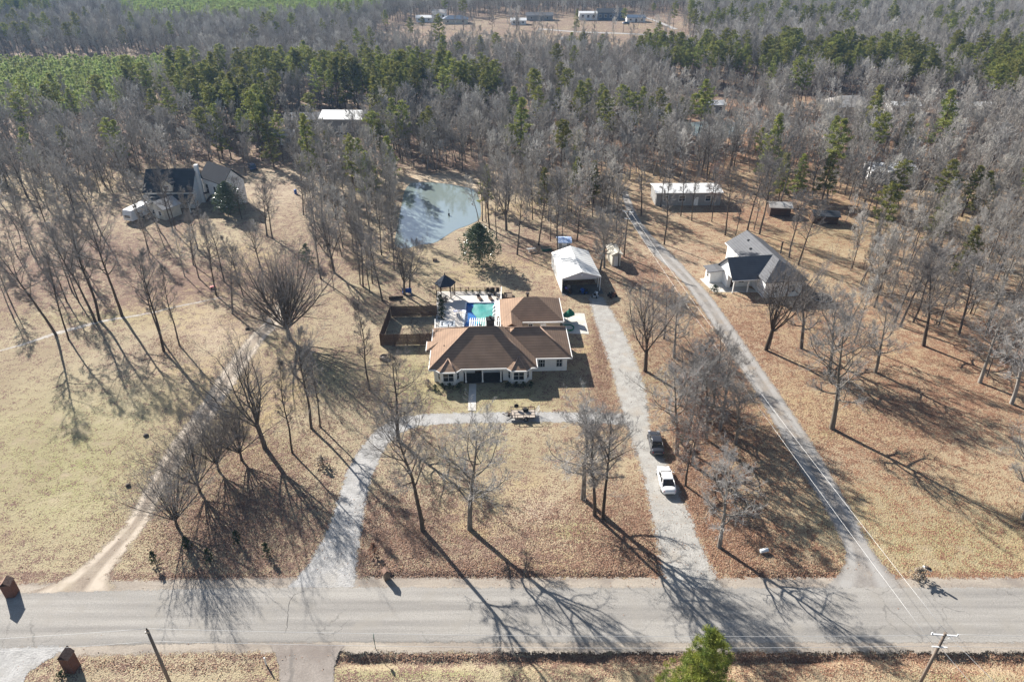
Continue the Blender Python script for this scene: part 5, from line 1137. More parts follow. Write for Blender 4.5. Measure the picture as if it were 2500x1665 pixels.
# woodland kinds (lighter meshes)
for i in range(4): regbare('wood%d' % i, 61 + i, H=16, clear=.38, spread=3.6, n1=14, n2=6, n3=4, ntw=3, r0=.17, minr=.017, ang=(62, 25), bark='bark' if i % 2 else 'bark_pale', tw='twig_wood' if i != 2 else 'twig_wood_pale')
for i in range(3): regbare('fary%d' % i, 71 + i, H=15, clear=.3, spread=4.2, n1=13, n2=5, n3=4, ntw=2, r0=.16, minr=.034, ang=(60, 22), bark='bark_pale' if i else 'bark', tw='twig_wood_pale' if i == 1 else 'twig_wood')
for i in range(3):
    TR, v, f = pine_tree(81 + i, H=20, clear=(.5, .42, .6)[i], spread=(3.0, 3.4, 3.1)[i]); PROTO['pine%d' % i] = (TR.mesh('trunk', M['bark_pine']), npmesh('crown', v, f, [M['needle']], smooth=False))
TR, v, f = pine_tree(85, H=15, clear=.2, spread=3.0, nb=50, low=True); PROTO['pine3'] = (TR.mesh('trunk', M['bark_pine']), npmesh('crown', v, f, [M['needle']], smooth=False))
TR, v, f = pine_tree(86, H=14, clear=.06, spread=4.1, nb=115, n_per=80, ln=.30, wd=.04, low=True, crad=.36); PROTO['nearpine'] = (TR.mesh('trunk', M['bark_pine']), npmesh('crown', v, f, [M['needle_bright']], smooth=False))
TR, v, f = pine_tree(87, H=4.5, clear=.05, spread=1.5, nb=18, n_per=9, ln=.5, wd=.16, low=True, crad=.4, r0=.06); PROTO['youngpine'] = (TR.mesh('trunk', M['bark_pine']), npmesh('crown', v, f, [M['needle_young']], smooth=False))
def broad(seed, H, rad, N_, ln, mt, base=.12, bark='bark'):
    rs = np.random.RandomState(seed); TR = Tubes(); TR.chain([[0, 0, -.2], [0, 0, H * .5], [.1, 0, H * .9]], [.16 * H / 8, .1 * H / 8, .03], 7); c = []
    for i in range(N_):
        u_ = rs.rand() ** .8; z = H * (base + (1 - base) * u_); rr_ = rad * math.sin(math.pi * min(1, .28 + .72 * u_)) ** .75 * (.8 + .25 * math.sin(i * 1.7)) ; ph = rs.rand() * 6.28; q = rs.rand() ** .4
        c.append((rr_ * q * math.cos(ph), rr_ * q * math.sin(ph), z))
        if i % 6 == 0: TR.chain([[0, 0, z * .85], [c[-1][0] * .5, c[-1][1] * .5, z * .95], list(c[-1])], [.05, .03, .012], 4)
    v, f = blades(np.array(c), 14, .5 * H / 8, ln, ln * .5, seed, flat=.8); return TR.mesh('trunk', M[bark]), npmesh('crown', v, f, [M[mt]], smooth=False)
PROTO['magnolia'] = broad(91, 8.5, 4.5, 750, .34, 'magnolia', .10)
PROTO['shrubbig'] = broad(92, 3.0, 1.2, 90, .18, 'shrub', .05)
PROTO['shrub'] = broad(93, 1.6, .55, 60, .12, 'shrub', .03)
PROTO['bush'] = broad(94, 1.2, .9, 90, .13, 'shrub', .05)
PROTO['drybush'] = broad(95, 1.2, .8, 90, .14, 'whitebush', .05)
PROTO['redbush'] = broad(96, 1.5, .5, 50, .12, 'brownleaf', .05)
HN = {k: (20 if k.startswith('pine') else 16) for k in PROTO}
for k, h_ in (('slim0', 15), ('slim1', 15), ('oak0', 14), ('oak1', 14), ('oak2', 14), ('fan0', 9.5), ('fan1', 9.5), ('bigfan', 13.5), ('wide', 15), ('brown0', 12), ('brown1', 12), ('pine3', 15), ('nearpine', 14), ('youngpine', 4.5), ('magnolia', 8.5), ('fary0', 15), ('fary1', 15), ('fary2', 15)): HN[k] = h_
def plant(kind, x, y, h_, label, cat='tree', group=None, name=None, rz=None, tilt=(0, 0), wide=1.0):
    nm = name or ('pine_tree' if 'pine' in kind else 'magnolia_tree' if kind == 'magnolia' else 'bare_tree')
    o = thing(nm, label, cat, (x, y, float(hz(np.array(x), np.array(y)))), 0, group)
    o.rotation_euler = (tilt[0], tilt[1], random.random() * 6.28 if rz is None else rz); s_ = h_ / HN.get(kind, 1) if kind in HN and h_ else (h_ or 1); o.scale = (s_ * wide, s_ * wide, s_)
    t = bpy.data.objects.new('trunk', PROTO[kind][0]); COL.objects.link(t); t.parent = o
    c = bpy.data.objects.new('crown' if 'tree' in nm else 'foliage', PROTO[kind][1]); COL.objects.link(c); c.parent = o
    return o
for k in ('shrubbig', 'shrub', 'bush', 'drybush', 'redbush'): HN[k] = 1.0
HN['shrubbig'] = 3.0; HN['shrub'] = 1.6; HN['bush'] = 1.2; HN['drybush'] = 1.2; HN['redbush'] = 1.5
# ---- trees one can point at: kind, base in the 2354-wide view, height, label
HAND = [
 ('fan0', 408, 1212, 7.5, 'fan shaped bare tree nearest the road between the dirt track and the west driveway'),
 ('fan1', 460, 1131, 7.5, 'fan shaped bare tree second back from the road on the dirt track side'),
 ('fan0', 503, 1082, 7.0, 'small fan shaped bare tree third back from the road in the left grove'),
 ('fan1', 556, 1058, 7.5, 'fan shaped bare tree tucked between the third and the big one of the left grove'),
 ('wide', 609, 1030, 13.5, 'broad fan crowned bare tree on a leaning trunk, largest of the left grove'),
 ('slim0', 672, 1041, 13.5, 'slim bare tree just right of the broad fan crowned one in the left grove'),
 ('tall1', 716, 985, 15, 'tall bare tree at the right edge of the left grove, left of its pair'),
 ('slim1', 736, 981, 12.5, 'slim bare tree at the right edge of the left grove, right of its pair'),
 ('bigfan', 666, 780, 13, 'very large fan shaped bare tree at the head of the dirt track'),
 ('slim0', 849, 896, 15, 'tall slim bare tree standing alone left of the dog yard fence'),
 ('oak2', 915, 1013, 11, 'twiggy bare tree at the bend of the west driveway'),
 ('tall2', 972, 1219, 17, 'tall straight bare tree in the front lawn, left of two near the road'),
 ('oak1', 1080, 1216, 13.5, 'pale bare tree in the front lawn, right of two near the road'),
 ('oak0', 1340, 1146, 13.5, 'thin bare tree at the back of the clump beside the east driveway'),
 ('tall0', 1367, 1184, 14.5, 'middle bare tree of the clump beside the east driveway'),
 ('tall3', 1386, 1192, 13.5, 'leaning bare tree nearest the white sedan in the driveway clump'),
 ('wide', 1483, 853, 13.0, 'broad vase shaped bare tree standing between the east driveway and the lane'),
 ('oak1', 1549, 822, 9.5, 'smaller round crowned bare tree right of the broad vase shaped one'),
 ('brown1', 1526, 779, 8.5, 'low brownish bare tree behind the broad vase shaped one'),
 ('oak0', 1555, 1044, 12, 'bare tree right of the dark sedan, left of the strip between driveway and lane'),
 ('brown1', 1576, 1035, 10.5, 'bare tree with a few brown leaves behind the dark sedan'),
 ('brown0', 1591, 1069, 8.5, 'small oak with clinging brown leaves beside the white sedan'),
 ('brown0', 1576, 1117, 8.0, 'leafy brown oak sapling just right of the white sedan'),
 ('oak1', 1622, 1010, 11.5, 'pale bare tree in the middle of the strip between driveway and lane'),
 ('oak0', 1655, 985, 10.5, 'pale bare tree close to the lane in the strip beside it'),
 ('tall2', 1640, 935, 11, 'slim bare tree in the middle back of the strip beside the lane'),
 ('oak2', 1598, 905, 10, 'twiggy dark tree behind the strip, nearest the broad vase shaped tree'),
 ('oak2', 1560, 930, 9.5, 'dark twiggy tree right of the east driveway above the dark sedan'),
 ('slim0', 1585, 985, 11, 'slim upright tree between the dark sedan and the lane'),
 ('oak1', 1690, 1020, 9, 'short pale bare tree leaning toward the lane'),
 ('brown1', 1606, 960, 10, 'brownish bare tree at the back of the strip between driveway and lane'),
 ('oak0', 1653, 1257, 10.5, 'pale grey twiggy tree near the road between the driveway and the lane'),
 ('wide', 1761, 805, 13.5, 'round crowned bare tree in front of the grey roofed house'),
 ('slim1', 1768, 802, 9, 'thin second stem beside the round crowned tree in front of the grey roofed house'),
 ('oak2', 1842, 801, 12.5, 'bare tree with a white scarred limb right of the grey roofed house'),
 ('oak0', 1912, 985, 15, 'large pale bare tree standing alone in the middle of the right lawn'),
 ('oak1', 1905, 858, 12.5, 'bare tree behind the large lone one on the right lawn'),
 ('wood2', 1926, 798, 12, 'pale bare tree behind the right lawn, left of a pair'),
 ('wood0', 1963, 788, 13, 'pale bare tree behind the right lawn, right of a pair'),
 ('oak0', 2012, 856, 11, 'bare tree with a bent trunk on the slope of the right lawn'),
 ('oak2', 2123, 795, 13, 'leaning bare tree with a long shadow on the right lawn'),
 ('tall0', 2069, 751, 13.5, 'dark trunked bare tree left of the leaning one on the right lawn'),
 ('tall3', 2056, 741, 12, 'slim dark bare tree at the left end of the right grove'),
 ('tall1', 2099, 741, 13, 'dark trunked bare tree in the middle of the right grove'),
 ('slim0', 2128, 727, 12, 'slim tree at the back of the right grove'),
 ('slim1', 2157, 751, 12, 'slim forked tree in the right grove'),
 ('tall2', 2204, 769, 13, 'straight bare tree right of the leaning one in the right grove'),
 ('oak0', 2271, 748, 15, 'large pale bare tree near the right edge of the woods'),
 ('oak1', 2252, 879, 12, 'bare tree at the lower right of the lawn, left of a pair'),
 ('slim0', 2268, 866, 10.5, 'thin bare tree at the lower right of the lawn, right of a pair'),
 ('oak0', 2325, 928, 12, 'bare tree at the right edge of the lawn, nearest of its row'),
 ('tall3', 2321, 860, 11, 'bare tree by the right edge behind the nearest of its row'),
 ('tall0', 2320, 808, 13, 'bare tree by the right edge, farthest of its row'),
 ('oak1', 2353, 1192, 13, 'bare tree cut by the right edge of the picture above the road'),
 ('tall2', 1835, 610, 13, 'tall bare tree behind the grey roofed house, right of a pair'),
 ('tall1', 1814, 593, 13, 'tall bare tree behind the grey roofed house, left of a pair'),
 ('slim1', 2000, 596, 10, 'slim tree alone on the pale ground right of the grey roofed house'),
 ('slim0', 1527, 562, 17, 'tall lone bare tree on the grass beside the east lane'),
 ('tall0', 1474, 496, 14, 'bare tree beside the east lane, left of the mobile home'),
 ('slim1', 1518, 476, 13, 'slim tree at the left end of the mobile home'),
 ('slim0', 1565, 498, 14, 'slim tree in front of the left half of the mobile home'),
 ('slim1', 1590, 508, 13, 'slim tree in front of the middle of the mobile home'),
 ('brown0', 1632, 482, 10, 'brown leaved oak at the right half of the mobile home'),
 ('slim0', 1636, 510, 12, 'slim tree in front of the right end of the mobile home'),
 ('tall3', 1667, 541, 14, 'bare tree on the lawn right of the mobile home'),
 ('slim1', 1691, 541, 11, 'thin bare tree behind the left corner of the grey roofed house'),
 ('tall2', 1718, 530, 15, 'tall bare tree behind the grey roof, left of three'),
 ('slim0', 1733, 529, 12, 'tall slim bare tree behind the grey roof, middle of three'),
 ('tall1', 1746, 539, 15.5, 'tall bare tree behind the grey roof, right of three'),
 ('tall0', 1765, 482, 13, 'bare tree left of the low shed in the shade'), ('tall3', 1790, 478, 15, 'tall bare tree just behind the low shed in the shade'),
 ('tall1', 1612, 408, 14, 'bare tree behind the mobile home, left of a pair'), ('tall2', 1624, 416, 15, 'bare tree behind the mobile home, right of a pair'),
 ('tall3', 1189, 586, 14, 'bare tree in the leaves right of the magnolia'), ('tall0', 1238, 564, 13, 'bare tree left of the tarp roofed shed, beside the planter'),
 ('slim1', 1282, 574, 13, 'slim tree beside the tarp roofed shed'), ('brown1', 1326, 555, 11, 'brownish tree behind the white carport'),
 ('oak0', 1379, 629, 11, 'pale bare tree at the right side of the white carport, nearer of two'), ('oak1', 1389, 616, 11.5, 'pale bare tree at the right side of the white carport, farther of two'),
 ('slim0', 1421, 614, 11, 'slim dark tree against the cream shed'),
 ('wood2', 1100, 510, 10.5, 'slender pale tree on the right shore of the pond, leftmost'), ('slim0', 1109, 509, 13, 'slender tree on the right shore of the pond, second from left'), ('slim1', 1118, 510, 12, 'slender tree on the right shore of the pond, third from left'),
 ('tall1', 1125, 526, 14, 'tall tree on the right shore of the pond, fourth from left'), ('slim0', 1142, 549, 13, 'slender tree right of the pond, nearest the magnolia'), ('wide', 1164, 530, 12, 'many stemmed bare tree right of the pond'),
 ('slim1', 906, 620, 12, 'slim dark tree at the near shore of the pond'), ('wide', 930, 678, 9.5, 'open crowned bare tree beside the blue bench, left of a pair'), ('oak2', 941, 672, 9.5, 'spreading bare tree beside the blue bench, right of a pair'),
 ('tall0', 879, 692, 13, 'bare tree above the dog yard, nearest the fence'), ('slim0', 850, 672, 12, 'slim tree in the row above the dog yard, second from right'), ('tall3', 835, 661, 11.5, 'bare tree in the row above the dog yard, third from right'),
 ('slim1', 828, 654, 12, 'slim tree in the row above the dog yard, fourth from right'), ('slim0', 856, 652, 11, 'thin tree behind the row above the dog yard'), ('wide', 768, 627, 12, 'many stemmed bare tree above the large fan shaped one'),
 ('slim1', 768, 668, 9, 'thin sapling between the large fan shaped tree and the dog yard'), ('tall2', 738, 642, 13.5, 'tall bare tree right of the small evergreen'), ('tall1', 627, 549, 12.5, 'dark forked tree right of the farmhouse, nearer of two'), ('oak2', 614, 542, 9.5, 'dark spreading tree right of the farmhouse, farther of two'),
 ('tall0', 698, 494, 12, 'tall bare tree right of the bare ground by the farmhouse'), ('tall2', 564, 397, 9, 'bare tree at the back of the farmhouse clearing'), ('tall3', 556, 504, 9, 'thin tree right of the dark glossy evergreen'),
 ('tall1', 398, 534, 13, 'tall bare tree in front of the farmhouse, left of a pair'), ('slim1', 403, 526, 12, 'slim tree in front of the farmhouse, right of a pair'), ('slim0', 467, 540, 11, 'slim tree in front of the white block of the farmhouse'),
 ('tall0', 445, 610, 10, 'bare tree on the slope below the farmhouse'), ('tall3', 331, 522, 11, 'bare tree right of the camper'), ('tall2', 235, 542, 13, 'leaning bare tree left of the camper'),
 ('slim1', 373, 784, 15, 'tall thin bare tree in the left field, middle of three'), ('tall1', 377, 808, 16, 'tall bare tree in the left field, nearest of three'), ('slim0', 413, 795, 14, 'slim bare tree in the left field, right of three'),
 ('tall0', 535, 722, 12, 'forked bare tree on the grass left of the dirt track'), ('slim1', 560, 682, 12, 'slim tree on the creek bank left of the dirt track'), ('tall2', 498, 680, 12, 'bare tree on the creek bank by the red toy'),
 ('tall3', 281, 727, 19, 'very tall bare tree rising from the creek, right of a pair'), ('tall1', 229, 737, 18, 'very tall bare tree on the creek bank'), ('tall2', 220, 741, 17, 'very tall bare tree on the creek bank, close behind its twin'),
 ('slim0', 158, 781, 15, 'bare tree at the creek, right of the two at the far left'), ('tall0', 128, 769, 17, 'bare tree at the creek, left of the two at the far left'), ('tall3', 605, 630, 10, 'bare tree on the leaf covered slope behind the large fan shaped tree'),
 ('magnolia', 1102, 607, 8.3, 'broad glossy evergreen magnolia between the pond and the pool deck'),
 ('magnolia', 531, 492, 7.5, 'dark glossy evergreen tree at the right end of the farmhouse'),
]
for k_, vx_, vy_, h_, lb in HAND:
    x, y = W(vx_, vy_)
    wd = 1.2 if (vx_ > 850 and vy_ > 750 and k_[:3] in ('oak', 'tal', 'bro')) else 1.0
    tl = (0, 0)
    if vx_ < 760 and 'fan' not in k_ and k_ != 'magnolia': tl = (random.uniform(-.03, .03), random.uniform(-.04, .06))
    plant(k_, x, y, h_, lb, tilt=tl, wide=wd)
# near pine, bottom right
plant('nearpine', 15.3, 33.4, 13.2, 'bright green young pine in the foreground at the bottom right')
for i, (vx_, vy_) in enumerate(((357, 1296), (432, 1262), (483, 1290), (547, 1248), (615, 1276))):
    plant('shrub', *W(vx_, vy_), 1.9, ('small upright green shrub beside the road, leftmost of five', 'small upright green shrub in the shadow of the fan shaped tree, second of five', 'small upright green shrub beside the road, third of five', 'small upright green shrub farthest from the road, fourth of five', 'small upright green shrub nearest the west driveway, rightmost of five')[i], 'shrub', 'small green shrubs planted by the road', 'shrub')
plant('shrubbig', *W(708, 606), 4.2, 'dark green evergreen shrub among the trunks behind the large fan shaped tree', 'shrub', name='evergreen_shrub')
plant('bush', *W(1642, 672), 1.5, 'dark round bush at the edge of the concrete parking pad', 'shrub', name='bush')
plant('bush', *W2(153, 1655), .9, 'small pale green bush left of the notched brick mailbox', 'shrub', name='bush')
plant('drybush', *W2(2240, 1412), 1.6, 'pale dry bush round the black post mailbox', 'shrub', name='dry_bush')
plant('redbush', *W(861, 1278), 2.0, 'reddish twiggy shrub behind the small stone mailbox', 'shrub', name='twiggy_shrub')
plant('drybush', *W(742, 1070), 1.6, 'pale twiggy shrub on the leaves beside the west driveway', 'shrub', name='twiggy_shrub')
plant('bush', *W(1568, 1020), 1.6, 'dark bush behind the dark grey sedan', 'shrub', name='bush')
BL = ['leftmost', 'second', 'third', 'fourth', 'fifth', 'sixth', 'seventh']
for i, lx in enumerate((.9, 1.9, 3.0, 4.3)): plant('bush', *HW(lx, -.9 - .3 * (i == 0)), .95, 'dark foundation shrub under the left bay window, %s of four' % ('leftmost', 'second', 'third', 'rightmost')[i], 'shrub', name='foundation_shrub')
for i, lx in enumerate((11.6, 12.8, 13.9, 15.0)): plant('bush', *HW(lx, -.9), .9, 'dark foundation shrub under the right bay window, %s of four' % ('leftmost', 'second', 'third', 'rightmost')[i], 'shrub', name='foundation_shrub')
plant('drybush', *HW(-.3, -.2), 1.2, 'pale dry shrub at the front left corner of the house', 'shrub', name='dry_bush')
for i, (x, y) in enumerate(((-13.0, 111.3), (-12.7, 109.6), (-12.5, 108.0), (-12.3, 106.4), (-12.2, 104.7))): plant('bush', x, y, 1.3, 'dark shrub along the left edge of the pool deck, %s from the gazebo' % ('first', 'second', 'third', 'fourth', 'fifth')[i], 'shrub', name='deck_shrub').location.z = .2
for i, (x, y) in enumerate(((-12.4, 110.5), (-11.9, 111.0))): plant('drybush', x, y, 1.1, ('pale potted shrub in front of the gazebo, left', 'pale potted shrub in front of the gazebo, right')[i], 'shrub', name='pale_shrub').location.z = .3
for i in range(5): plant('bush', -8.5 + i * 1.25, 114.3, .7, 'low plant against the far deck railing, %s from the gazebo' % ('first', 'second', 'third', 'fourth', 'fifth')[i], 'shrub', name='deck_plant').location.z = .3

# ---- woods grown over the map: sample, sort into kinds, nearest ones individually
rs = np.random.RandomState(5)
cell = 3.9
gx, gy = np.meshgrid(np.arange(-640, 640, cell), np.arange(85, 900, cell)); gx = gx.ravel() + rs.uniform(-.45, .45, gx.size) * cell; gy = gy.ravel() + rs.uniform(-.45, .45, gy.size) * cell
vxx, vyy = V(gx, gy); keep = (vxx > -170) & (vxx < 2530); gx, gy, vxx, vyy = gx[keep], gy[keep], vxx[keep], vyy[keep]
bound = [(-400, 470), (-100, 470), (240, 455), (300, 440), (340, 415), (500, 378), (640, 378), (690, 400), (700, 470), (735, 560), (800, 610), (870, 615), (925, 560), (915, 400), (1090, 400), (1118, 470), (1180, 505), (1300, 515), (1420, 500), (1440, 430), (1700, 415), (1800, 452), (1950, 485), (2030, 545), (2060, 640), (2200, 690), (2700, 740), (2700, -900), (-400, -900)]
woods = inpoly(vxx, vyy, bound)
dens = np.where(woods, .7, 0.0); pinep = np.full(gx.shape, .03)
def setr(poly, d=None, p=None):
    m_ = inpoly(vxx, vyy, poly)
    if d is not None: dens[m_] = d
    if p is not None: pinep[m_] = p
patch = smooth2(gx, gy, .02, 3); pinep = np.where((patch > .33) & (vyy < 130), .16, pinep)
setr([(-400, 480), (250, 465), (330, 520), (600, 600), (600, 640), (300, 690), (-400, 790)], .22, 0); setr([(2000, 700), (2500, 760), (2500, 1000), (2280, 900), (2050, 800)], .06, 0)
setr([(1950, 485), (2030, 545), (2060, 640), (2200, 690), (2700, 740), (2700, 900), (2200, 760), (2000, 720), (1960, 640)], .38, 0)
setr([(1180, 505), (1300, 515), (1430, 500), (1440, 570), (1380, 590), (1200, 560)], .3, 0)
setr([(560, 205), (780, 203), (1120, 210), (1150, 250), (1145, 292), (900, 295), (865, 262), (700, 264), (600, 264)], .85, .985)
setr([(400, 215), (560, 205), (605, 262), (645, 330), (640, 372), (560, 372), (470, 350), (420, 290)], .65, .55)
setr([(120, 275), (400, 200), (420, 300), (400, 340), (120, 330)], .6, .14); setr([(-200, 270), (70, 270), (80, 330), (-200, 340)], .6, .45)
setr([(1440, 165), (1560, 155), (1960, 160), (1960, 214), (1700, 214), (1560, 205)], .8, .93); setr([(1960, 160), (2500, 170), (2500, 205), (2330, 230), (2060, 220), (1960, 190)], .75, .8)
setr([(2040, 190), (2360, 195), (2330, 268), (2080, 258)], .8, .95)
setr([(1540, 50), (1960, 60), (1960, 110), (1540, 110)], .6, .2); setr([(-200, -20), (160, 10), (120, 70), (-200, 75)], .6, .7)
# ragged edges and holes in the pine stands
pn = smooth2(gx, gy, .09, 8) + smooth2(gx, gy, .25, 9) * .6; pinep = np.where((pinep > .6) & (pn < -.22), .12, pinep)
# clearings
setr([(850, 115), (880, 60), (1000, 45), (1240, 36), (1570, 33), (1600, 140), (1440, 145), (1240, 140), (1000, 140), (850, 125)], .06, .08)
setr([(860, 90), (900, 60), (1000, 45), (1240, 36), (1570, 33), (1580, 110), (1440, 118), (1240, 110), (1000, 105)], .03, .1)
setr([(-200, 137), (440, 134), (440, 150), (-200, 153)], .015, 0); setr([(110, 58), (640, 52), (640, 74), (110, 80)], .2, 0)
setr([(-260, 152), (260, 150), (400, 150), (440, 168), (350, 215), (270, 262), (-260, 275)], 0, 0); setr([(-260, 275), (270, 262), (300, 300), (-260, 320)], .2, .5)
setr([(290, 55), (420, 72), (640, 68), (860, 52), (900, 25), (880, -300), (250, -300)], 0, 0)
setr([(1530, 215), (1760, 203), (1830, 222), (1760, 240), (1560, 245)], .03, 0)
setr([(1880, 235), (2180, 235), (2300, 262), (2180, 285), (1960, 300), (1800, 318), (1780, 280)], .12, 0)
setr([(620, 270), (870, 262), (880, 320), (620, 350)], .12, .5); 
setr([(1560, 276), (1720, 276), (1730, 325), (1560, 325)], .12, 0)
setr([(905, 395), (1110, 400), (1140, 470), (1110, 545), (1000, 600), (900, 590)], 0, 0); setr([(860, 450), (925, 430), (920, 560), (880, 600)], .75, 0)
setr([(1425, 430), (1470, 430), (1510, 560), (1440, 520)], 0, 0)
for poly in PATHS + WATERS:
    dens[inpoly(gx, gy, poly)] = 0
for (fx_, fy_, fr) in FOOT: dens[(gx - fx_) ** 2 + (gy - fy_) ** 2 < (fr + 1.5) ** 2] = 0
# keep sight lines to roofs the photo shows over the trees
for (a_, c_, b_, d_) in ((735, 262, 835, 360), (640, 320, 670, 350), (1500, 418, 1660, 480), (455, 385, 520, 500), (1340, 44, 1430, 70), (960, 50, 1080, 74)):
    dens[(vxx > a_) & (vxx < b_) & (vyy > c_) & (vyy < d_)] *= .12
sel = rs.rand(len(gx)) < dens; ispine = (rs.rand(len(gx)) < pinep) & sel; isb = sel & ~ispine
hand_xy = np.array([W(a[1], a[2]) for a in HAND])
def far_enough(x, y): return np.min((hand_xy[:, 0] - x) ** 2 + (hand_xy[:, 1] - y) ** 2) > 4
def zone(vx_, vy_, what):
    if vy_ > 470: p = 'at the left edge below the dense woods' if vx_ < 900 else ('between the pond and the white carport' if vx_ < 1500 else 'around the right hand grove')
    elif vx_ < 500: p = 'in the woods left of the farmhouse'
    elif vx_ < 925: p = 'in the thicket left of the pond'
    elif vx_ < 1300: p = 'in the woods behind the pond'
    elif vx_ < 1750: p = 'in the woods behind the mobile home'
    else: p = 'in the woods at the upper right'
    return '%s %s' % (what, p)
AUTO = []
def grow(idx, n_ind, kinds, hr, what, cat, grp, wide=1.0):
    order = idx[np.argsort(gy[idx])]; near = order[:n_ind]; rest = order[n_ind:]
    for i in near:
        if not far_enough(gx[i], gy[i]): continue
        z_ = zone(vxx[i], vyy[i], what); AUTO.append((plant(kinds(i), gx[i], gy[i], rs.uniform(*hr(i)), z_, cat, group=z_.replace(what, grp), wide=rs.uniform(.9, 1.15) * wide), what))
    return rest
nb_left = 300 - sum(1 for a in HAND if a[0] != 'magnolia')
restb = grow(np.where(isb)[0], nb_left, lambda i: ('wood0', 'wood1', 'wood2', 'wood3')[rs.randint(4)], lambda i: (10, 13.8) if vyy[i] < 470 else (8.5, 13), 'bare grey tree', 'tree', 'bare trees')
restp = grow(np.where(ispine)[0], 215, lambda i: ('pine0', 'pine1', 'pine2', 'pine3')[rs.choice(4, p=[.35, .3, .2, .15])], lambda i: (11.5, 19), 'green pine', 'pine', 'green pines')
print('WOODS', isb.sum(), ispine.sum(), len(restb), len(restp))

TOPS = [(1014, 84, 21), (1138, 77, 17), (1104, 84, 17), (1054, 98, 15), (1178, 202, 16), (1239, 203, 18), (1283, 205, 16), (1306, 161, 18), (1333, 188, 17), (1353, 185, 17), (1390, 212, 20), (1434, 198, 18), (1481, 202, 17), (1518, 205, 17), (1538, 242, 14), (1175, 289, 15),
 (1333, 303, 13), (926, 235, 18), (970, 262, 16), (852, 259, 17), (896, 229, 17), (1252, 387, 12), (1326, 363, 12), (1118, 383, 12), (1370, 373, 12), (842, 350, 14), (1313, 77, 17), (1340, 77, 17), (1383, 81, 16), (1528, 108, 15), (1812, 356, 14), (1849, 356, 13), (1916, 350, 14), (2081, 370, 15), (2192, 370, 18),
 (2252, 383, 14), (2283, 397, 13), (2051, 424, 17), (2178, 454, 13), (2101, 266, 14), (1923, 269, 16), (1630, 215, 16), (1597, 219, 15), (1570, 225, 14), (2249, 522, 13), (27, 215, 19), (94, 198, 17), (215, 175, 18), (286, 161, 17), (333, 161, 18), (346, 208, 17), (430, 182, 18), (471, 188, 17), (504, 182, 18), (538, 202, 17),
 (572, 205, 18), (599, 222, 18), (632, 266, 15), (612, 286, 14), (256, 279, 14), (716, 279, 13), (750, 303, 12), (44, 296, 14), (454, 249, 17), (490, 262, 15), (870, 280, 15), (912, 262, 15), (1404, 260, 15), (820, 320, 13), (1460, 215, 17), (1500, 225, 15)]
for i_, (tx, ty, th) in enumerate(TOPS):
    th *= .85; x, y = W(tx, ty, th); a_, b_ = V(x, y)
    z_ = 'at the near edge of the distant fields' if ty < 115 else ('rising over the bare woods left of the farmhouse' if tx < 660 else ('rising over the bare woods above the pond' if tx < 1150 else ('rising over the bare woods above the white carport' if tx < 1560 else 'rising over the bare woods at the right')))
    AUTO.append((plant(('pine3', 'pine1', 'pine0', 'pine2')[i_ % 4] if th > 12 else 'pine3', x, y, th, 'single green pine ' + z_, 'pine', group='single pines ' + z_, wide=1.15), 'green pine'))
def scatter(name, xy, hs, kinds, kidx, label, cat, wide=(1, 1)):
    """ONE object: points that carry copies of a few tree meshes"""
    me_ = bpy.data.meshes.new(name); n = len(xy); me_.vertices.add(n)
    co = np.zeros((n, 3), np.float32); co[:, :2] = xy; me_.vertices.foreach_set('co', co.ravel())
    ak = me_.attributes.new('kind_no', 'INT', 'POINT'); ak.data.foreach_set('value', kidx.astype(np.int32))
    asx = me_.attributes.new('size', 'FLOAT_VECTOR', 'POINT'); sc_ = np.stack([hs * rs.uniform(.85, 1.2, n), hs * rs.uniform(.85, 1.2, n), hs], -1).astype(np.float32); asx.data.foreach_set('vector', sc_.ravel())
    ar = me_.attributes.new('turn', 'FLOAT_VECTOR', 'POINT'); rt = np.zeros((n, 3), np.float32); rt[:, 2] = rs.rand(n) * 6.28; rt[:, :2] = rs.normal(0, .04, (n, 2)); ar.data.foreach_set('vector', rt.ravel())
    o = linkobj(name, me_); tag(o, label, cat, kind='stuff')
    ng = bpy.data.node_groups.new(name, 'GeometryNodeTree'); ng.interface.new_socket('Geometry', in_out='INPUT', socket_type='NodeSocketGeometry'); ng.interface.new_socket('Geometry', in_out='OUTPUT', socket_type='NodeSocketGeometry')
    N_ = ng.nodes; L_ = ng.links; gi = N_.new('NodeGroupInput'); go = N_.new('NodeGroupOutput'); jn = N_.new('GeometryNodeJoinGeometry'); L_.new(jn.outputs[0], go.inputs[0])
    def named(nm, tp): q = N_.new('GeometryNodeInputNamedAttribute'); q.data_type = tp; q.inputs[0].default_value = nm; return q.outputs[0]
    kn = named('kind_no', 'INT'); sz = named('size', 'FLOAT_VECTOR'); tn = named('turn', 'FLOAT_VECTOR')
    for k, kd in enumerate(kinds):
        cmp_ = N_.new('FunctionNodeCompare'); cmp_.data_type = 'INT'; cmp_.operation = 'EQUAL'; L_.new(kn, cmp_.inputs[2]); cmp_.inputs[3].default_value = k
        inst = SRC[kd]
        for so_ in inst:
            oi = N_.new('GeometryNodeObjectInfo'); oi.inputs[0].default_value = so_; oi.inputs[1].default_value = True; oi.transform_space = 'ORIGINAL'
            ip = N_.new('GeometryNodeInstanceOnPoints'); L_.new(gi.outputs[0], ip.inputs['Points']); L_.new(cmp_.outputs[0], ip.inputs['Selection']); L_.new(oi.outputs['Geometry'], ip.inputs['Instance'])
            L_.new(tn, ip.inputs['Rotation']); L_.new(sz, ip.inputs['Scale']); L_.new(ip.outputs[0], jn.inputs[0])
    md = o.modifiers.new('scatter', 'NODES'); md.node_group = ng; return o
